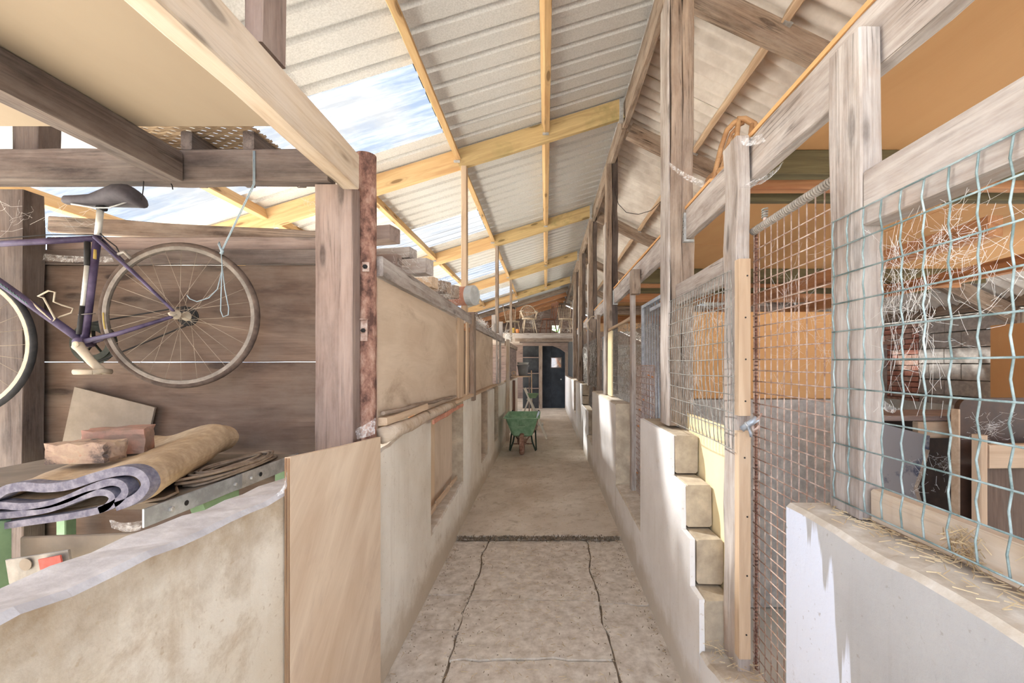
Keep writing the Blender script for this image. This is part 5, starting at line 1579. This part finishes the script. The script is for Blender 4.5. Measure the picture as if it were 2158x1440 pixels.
CD = 2.62
side = [P(1474, 434, CD), P(1492, 415, CD), P(1505, 372, CD), P(1520, 310, CD), P(1532, 275, CD), P(1548, 258, CD), P(1558, 253, CD)]
tube('bent_frame', side, 0.016, m['cane'], ca, 8)
tube('bent_frame', [p + Vector((0.03, 0.01, -0.014)) for p in side[2:]], 0.011, m['cane'], ca, 8)
tube('top_rail', [P(1554, 252, CD), P(1570, 251, CD), P(1590, 262, CD - 0.03), P(1606, 285, CD - 0.06)], 0.019, m['cane'], ca, 8)
tube('bent_frame', [P(1556, 254, CD), P(1553, 285, CD), P(1540, 320, CD), P(1530, 420, CD)], 0.017, m['cane'], ca, 8)
tube('bent_frame', [P(1586, 262, CD - 0.03), P(1580, 300, CD - 0.03), P(1574, 420, CD - 0.03)], 0.017, m['cane'], ca, 8)
tube('brace', [P(1517, 345, CD), P(1530, 310, CD), P(1546, 285, CD)], 0.005, m['cane'], ca, 6)
lathe('seat', [(0, 0.18), (0.22, 0.18), (0.235, 0.20), (0.22, 0.22), (0, 0.215)], Matrix.Translation((1.25, 2.7, 2.576)), m['cane'], ca, 24)
for (x, y) in ((1.08, 2.55), (1.42, 2.55), (1.08, 2.86), (1.42, 2.86)):
    tube('leg', [(x, y, 2.577), (1.25 + (x - 1.25) * 0.8, 2.7 + (y - 2.7) * 0.8, 2.77)], 0.014, m['cane'], ca, 8)

# ------------------------------------------------------------------ old furniture in the first stall
sp = thing('speckled_panel', 'dark speckled panel with a torn fibrous edge behind the mesh', 'panel', (1.7, 2.0, 0.6))
prism('panel_sheet', [(1.52, 0.3), (1.52, 1.335), (1.76, 1.275), (1.80, 1.265), (1.795, 1.2), (1.76, 1.1), (1.73, 1.02), (1.76, 0.92), (1.77, 0.3)], 2.0, 2.012, 1, m['speckled'], sp)
tube('torn_edge', [(1.795 - 0.006, 2.005, 1.2), (1.762, 2.005, 1.1), (1.733, 2.005, 1.02), (1.76, 2.005, 0.93), (1.765, 2.005, 0.8)], 0.011, m['hose'], sp, 6)
tc = thing('old_cabinet', 'dusty open-fronted wooden cabinet behind the green mesh', 'cabinet', (1.9, 2.2, 0))
box('cabinet_top', 1.55, 2.35, 2.02, 2.3, 1.33, 1.355, m['mid_wood'], tc, axis=0)
box('front_rail', 1.76, 2.3, 2.02, 2.05, 1.25, 1.328, m['batten'], tc)
box('back_panel', 1.55, 2.35, 2.27, 2.29, 0.0, 1.325, m['headboard'], tc, axis=2)
box('side_panel', 1.55, 1.57, 2.06, 2.26, 0.0, 1.325, m['headboard'], tc, axis=2)
box('leg', 2.26, 2.3, 2.03, 2.08, 0.0, 1.249, m['batten'], tc)
hb = thing('headboard', 'dark brown headboard with rounded corners behind the mesh', 'headboard', (2.3, 1.9, 0))
rr = [(2.02 - 0.18, 0.25)] + [(1.84 + 0.05 - 0.05 * math.cos(a), 1.40 + 0.05 * math.sin(a)) for a in [math.pi / 2 * k / 6 for k in range(7)]] + [(2.9, 1.45), (2.9, 0.25)]
prism('board', rr, 1.9, 1.925, 1, m['headboard'], hb)
prism('edge_strip', [(1.832, 0.25), (1.832, 1.40), (1.8395, 1.40), (1.8395, 0.25)], 1.895, 1.93, 1, m['batten'], hb)
fr = thing('bed_frame', 'bare wooden bed frame end standing before the headboard', 'frame', (2.1, 1.8, 0))
box('frame_upright', 1.83, 1.865, 1.80, 1.84, 0.3, 1.30, m['batten'], fr)
box('frame_rail', 1.87, 2.6, 1.80, 1.84, 1.16, 1.26, m['batten'], fr)
box('frame_panel', 1.87, 2.2, 1.842, 1.852, 0.3, 1.15, m['brown_ply'], fr, axis=2)
T('', 'orange plywood panel leaning at the grey block wall', 'plywood', box('leaning_plywood', 4.6, 4.62, 4.0, 4.42, 1.2, 2.0, m['orange_ply'], axis=2))
T('', 'pale grey sheet resting low against the brick wall', 'sheet', box('pale_sheet', 5.0, 5.02, 4.5, 6.8, 0.2, 1.1, m['pale_grey'], axis=1))
# dark straw behind the third mesh
def straw_stuff(name, label, n, fn, L=(0.03, 0.07), r=0.0011, mt='straw', flat=True, seed=1):
    rg = random.Random(seed)
    vs, fs = [], []
    for _ in range(n):
        p = Vector(fn(rg))
        a = rg.uniform(0, 2 * math.pi)
        l_ = rg.uniform(*L) / 2
        d_ = Vector((math.cos(a), math.sin(a), rg.uniform(-.12, .12) if flat else rg.uniform(-1.5, 1.5))).normalized() * l_
        s_ = Vector((-d_.y, d_.x, 0))
        s_ = (s_.normalized() if s_.length > 1e-6 else Vector((1, 0, 0))) * r
        u_ = Vector((0, 0, r))
        o_ = len(vs)
        vs += [p - d_ - s_, p - d_ + s_, p - d_ + u_ * 1.6, p + d_ - s_, p + d_ + s_, p + d_ + u_ * 1.6]
        fs += [(o_, o_ + 1, o_ + 4, o_ + 3), (o_ + 1, o_ + 2, o_ + 5, o_ + 4), (o_ + 2, o_, o_ + 3, o_ + 5), (o_, o_ + 2, o_ + 1), (o_ + 3, o_ + 4, o_ + 5)]
    o = mk(name, vs, fs, m[mt])
    return tag(o, label, 'straw', kind='stuff')


straw_stuff('straw_litter', 'loose straw scattered on the flaking wall top', 340, lambda r: (0.72 + 0.13 * r.random() ** 0.6, r.uniform(0.3, 1.2), 1.209), (0.012, 0.045), 0.0009, seed=2)
straw_stuff('straw_litter', 'straw bits scattered over the near cracked slabs', 900, lambda r: (max(XL + 0.03, min(XR - 0.03, r.gauss(-0.05, 0.42))), r.uniform(0.9, 3.9), -0.026), (0.012, 0.04), 0.0011, seed=3)
straw_stuff('straw_litter', 'straw bits scattered over the far aisle floor', 700, lambda r: (max(XL + 0.03, min(XR - 0.03, r.gauss(-0.05, 0.42))), r.uniform(4.0, 9), 0.003), (0.012, 0.04), 0.0011, seed=7)
straw_stuff('dirt_crumbs', 'crumbs of dirt scattered over the near cracked slabs', 700, lambda r: (r.uniform(XL + 0.02, XR - 0.02) if r.random() < 0.5 else r.choice((XL + 0.04, -0.53, 0.37, XR - 0.04)) + r.gauss(0, 0.02), r.uniform(1.2, 3.9), -0.03 + 0.002 * r.random()), (0.004, 0.014), 0.0022, 'dirt', False, seed=9)
straw_stuff('dirt_crumbs', 'dark crumbs along the broken floor edge', 900, lambda r: (r.uniform(XL + 0.02, XR - 0.02), 3.955 + 0.022 * r.gauss(0, 1), -0.022 + 0.02 * r.random()), (0.008, 0.03), 0.004, 'dirt', False, seed=8)
straw_stuff('straw_litter', 'straw bits on the broken gate threshold', 140, lambda r: (r.uniform(0.72, 0.88), r.uniform(1.3, 1.95), 0.35 - 0.02 * r.random()), (0.015, 0.05), 0.0011, seed=4)
straw_stuff('straw_litter', 'grey straw and webs packed behind the far wire mesh', 1600, lambda r: (r.uniform(0.83, 1.3), r.uniform(4.1, 5.0), r.uniform(1.25, 2.0)), (0.05, 0.16), 0.0016, 'hose', False, seed=5)
straw_stuff('straw_litter', 'straw caught at the foot of the green mesh', 120, lambda r: (0.80 + 0.012 * r.random(), 0.62 + 0.15 * r.gauss(0, 0.4) if r.random() < 0.5 else 0.82 + 0.02 * r.gauss(0, 1), 1.22 + 0.06 * r.random()), (0.02, 0.05), 0.0009, 'straw', False, seed=6)


# ------------------------------------------------------------------ cobwebs
def cobweb(label, ctr, ext, n, seed, r=0.0006, anchors=7):
    rg = random.Random(seed)
    ctr = Vector(ctr)
    pt = lambda: ctr + Vector((rg.uniform(-1, 1) * ext[0], rg.uniform(-1, 1) * ext[1], rg.uniform(-1, 1) * ext[2]))
    geos = []
    L_ = max(ext)
    clumps = [pt() for _ in range(max(3, n // 22))]
    for _ in range(int(n * 1.7)):
        a = pt()
        if rg.random() < 0.65:                     # most strands gather loosely in clumps
            c_ = rg.choice(clumps)
            a = c_ + (a - c_) * rg.uniform(0.1, 0.45)
        ln = L_ * (rg.uniform(0.1, 0.35) if rg.random() < 0.85 else rg.uniform(0.5, 1.0))
        b = a + Vector((rg.gauss(0, 1) * ext[0] / L_, rg.gauss(0, 1) * ext[1] / L_, rg.gauss(0, 1) * ext[2] / L_)).normalized() * ln
        b = Vector((min(max(b.x, ctr.x - ext[0]), ctr.x + ext[0]), min(max(b.y, ctr.y - ext[1]), ctr.y + ext[1]), min(max(b.z, ctr.z - ext[2]), ctr.z + ext[2])))
        mid = (a + b) / 2 + Vector((rg.uniform(-.01, .01), rg.uniform(-.01, .01), -0.08 * (a - b).length))
        geos.append(tube_geo([a, mid, b], r * rg.uniform(0.6, 1.5), 3))
    V_, F_ = merge(geos)
    return tag(mk('cobweb', V_, F_, m['web']), label, 'cobweb', kind='stuff')


def web_sheet(label, a, b, c, d, sag=0.03, n=8):
    """a dusty hammock of web stretched between four corners"""
    a, b, c, d = map(Vector, (a, b, c, d))
    vs, fs = [], []
    rg = random.Random(int(1000 * abs(a.x + a.y)))
    for i in range(n + 1):
        for j in range(n + 1):
            u, v = i / n, j / n
            p = (a * (1 - u) + b * u) * (1 - v) + (d * (1 - u) + c * u) * v
            p.z -= sag * 4 * u * (1 - u) * (0.5 + 0.5 * 4 * v * (1 - v)) + rg.uniform(-.002, .002)
            vs.append(p)
    for i in range(n):
        for j in range(n):
            k = i * (n + 1) + j
            fs.append((k, k + 1, k + n + 2, k + n + 1))
    return tag(mk('cobweb', vs, fs, m['web_sheet'], smooth=True), label, 'cobweb', kind='stuff')


cobweb('tangled cobweb strung across the upper green mesh', (0.84, 0.86, 1.78), (0.04, 0.22, 0.16), 126, 11, 0.00025)
cobweb('tangled cobweb beside the nearest post under its rail', (0.87, 1.03, 1.72), (0.05, 0.1, 0.24), 82, 12, 0.00025)
cobweb('cobweb caught over the rusty mesh gate', (0.90, 1.45, 1.78), (0.03, 0.3, 0.32), 85, 14, 0.00022)
cobweb('white cobweb tangle in the dark cabinet opening', (1.78, 1.97, 1.1), (0.1, 0.03, 0.1), 49, 15, 0.00040)
cobweb('white cobweb tangle before the headboard', (1.95, 1.86, 1.33), (0.12, 0.02, 0.06), 44, 16, 0.00040)
cobweb('dense cobwebs filling the wavy grey mesh', (0.83, 2.2, 1.62), (0.05, 0.4, 0.32), 138, 17, 0.00030)
cobweb('cobwebs trailing over the lumber pile', (-0.85, 2.95, 2.24), (0.06, 0.45, 0.05), 110, 18, 0.00045)
cobweb('cobwebs between the brown lumber and the terracotta pipe', (-0.83, 3.6, 2.22), (0.05, 0.35, 0.07), 220, 19, 0.00066)
cobweb('cobwebs under the dark crossbeam near its post', (-1.15, 1.97, 2.3), (0.12, 0.04, 0.12), 14, 20, 0.00030)
cobweb('fine cobwebs round the saddle and dark post', (-2.25, 1.95, 2.24), (0.3, 0.05, 0.14), 22, 21, 0.00030)
cobweb('cobwebs on the brown post beside the rusty pole', (-1.0, 1.985, 2.1), (0.09, 0.01, 0.22), 13, 22, 0.00030)
cobweb('cobweb veil over the loft chairs', (-0.35, 12.72, 2.9), (0.3, 0.2, 0.32), 120, 23, 0.00101)
cobweb('cobweb veil round the spindle chair by the last post', (0.62, 12.75, 2.72), (0.22, 0.15, 0.2), 80, 24, 0.00101)
cobweb('cobweb clump at the corner of the loft bridge', (-0.85, 9.6, 2.2), (0.08, 0.7, 0.12), 150, 25, 0.00156)
cobweb('cobwebs trailing on the stall rail past the terracotta pipe', (-0.84, 5.6, 2.13), (0.05, 0.8, 0.05), 160, 26, 0.00096)
cobweb('cobwebs hanging on the far wire mesh', (0.80, 7.8, 1.6), (0.03, 1.0, 0.35), 260, 27, 0.00132)
web_sheet('hammock of dusty web on the tall double post', P(1408, 340, 2.6), P(1492, 385, 2.4), P(1488, 398, 2.35), P(1412, 352, 2.62), 0.03)
web_sheet('hammock of dusty web below the nearest loft rail', P(1560, 395, 1.76), P(1640, 360, 1.55), P(1652, 340, 1.6), P(1582, 380, 1.8), 0.03)
web_sheet('dusty web on top of the gate post', P(1560, 290, 1.76), P(1620, 275, 1.68), P(1618, 296, 1.66), P(1562, 306, 1.76), 0.02)
web_sheet('white web hammock beside the stall cabinet', P(1845, 845, 1.12), P(1885, 868, 1.3), P(1900, 862, 1.36), P(1850, 830, 1.13), 0.02)
web_sheet('funnel web between the plywood and the rusty pole', P(748, 905, 1.98), P(792, 880, 1.95), P(790, 915, 1.95), P(752, 925, 1.97), 0.01)
web_sheet('web stretched between the wall top and the plywood edge', P(560, 1052, 1.33), P(598, 1040, 1.335), P(606, 980, 1.345), P(604, 1030, 1.34), 0.012)
web_sheet('dusty web along the partition top behind the seat tube', P(60, 545, 2.08), P(240, 552, 2.08), P(235, 540, 2.085), P(62, 530, 2.085), 0.02)
web_sheet('web under the bench edge by the green bracket', P(230, 1095, 1.22), P(300, 1098, 1.25), P(296, 1118, 1.25), P(235, 1112, 1.22), 0.015)
web_sheet('web flap on the big lumber beam', P(884, 552, 2.75), P(912, 580, 3.1), P(906, 588, 3.1), P(882, 566, 2.75), 0.02)
web_sheet('web corner where the pale bearer meets the upright', P(603, 135, 1.42), P(655, 205, 1.62), P(640, 200, 1.62), P(604, 150, 1.44), 0.01)

T('', 'thin cable drooping under the old roof slope', 'cable', tube('drooping_cable', [P(1296, 405, 5.0), P(1303, 430, 5.05), P(1320, 448, 5.1), P(1345, 452, 5.15), P(1372, 444, 5.2), P(1392, 425, 5.25)], 0.004, m['black'], sides=5))
T('', 'bent cane hoop hanging at the third double post', 'hoop', tube('cane_hoop', [P(1262, 665, 7.45), P(1246, 668, 7.45), P(1237, 680, 7.45), P(1240, 694, 7.45), P(1252, 702, 7.45)], 0.014, m['chair_wood'], sides=6))

# ------------------------------------------------------------------ greenery outside the far gable
tree = thing('tree', 'green tree glimpsed through the far gable gap', 'tree', (0.5, 24, -0.05))
tube('trunk', [(0.5, 24, -0.05), (0.55, 24, 1.5), (0.5, 24.1, 3.2)], [0.14, 0.11, 0.06], m['brown_wood'], tree, 8)
rg = random.Random(9)
vs, fs = [], []
for _ in range(1500):
    a, b_ = rg.uniform(0, 2 * math.pi), math.acos(rg.uniform(-1, 1))
    r_ = 1.3 * rg.random() ** 0.4
    p = Vector((0.5 + r_ * math.sin(b_) * math.cos(a), 24 + r_ * math.sin(b_) * math.sin(a), 3.4 + r_ * math.cos(b_)))
    u_ = Vector((rg.gauss(0, 1), rg.gauss(0, 1), rg.gauss(0, 1))).normalized() * 0.07
    v_ = u_.cross(Vector((rg.gauss(0, 1), rg.gauss(0, 1), rg.gauss(0, 1)))).normalized() * 0.04
    o_ = len(vs)
    vs += [p - u_, p + v_, p + u_, p - v_]
    fs.append((o_, o_ + 1, o_ + 2, o_ + 3))
mk('foliage', vs, fs, m['leaf'], tree)['kind'] = 'stuff'
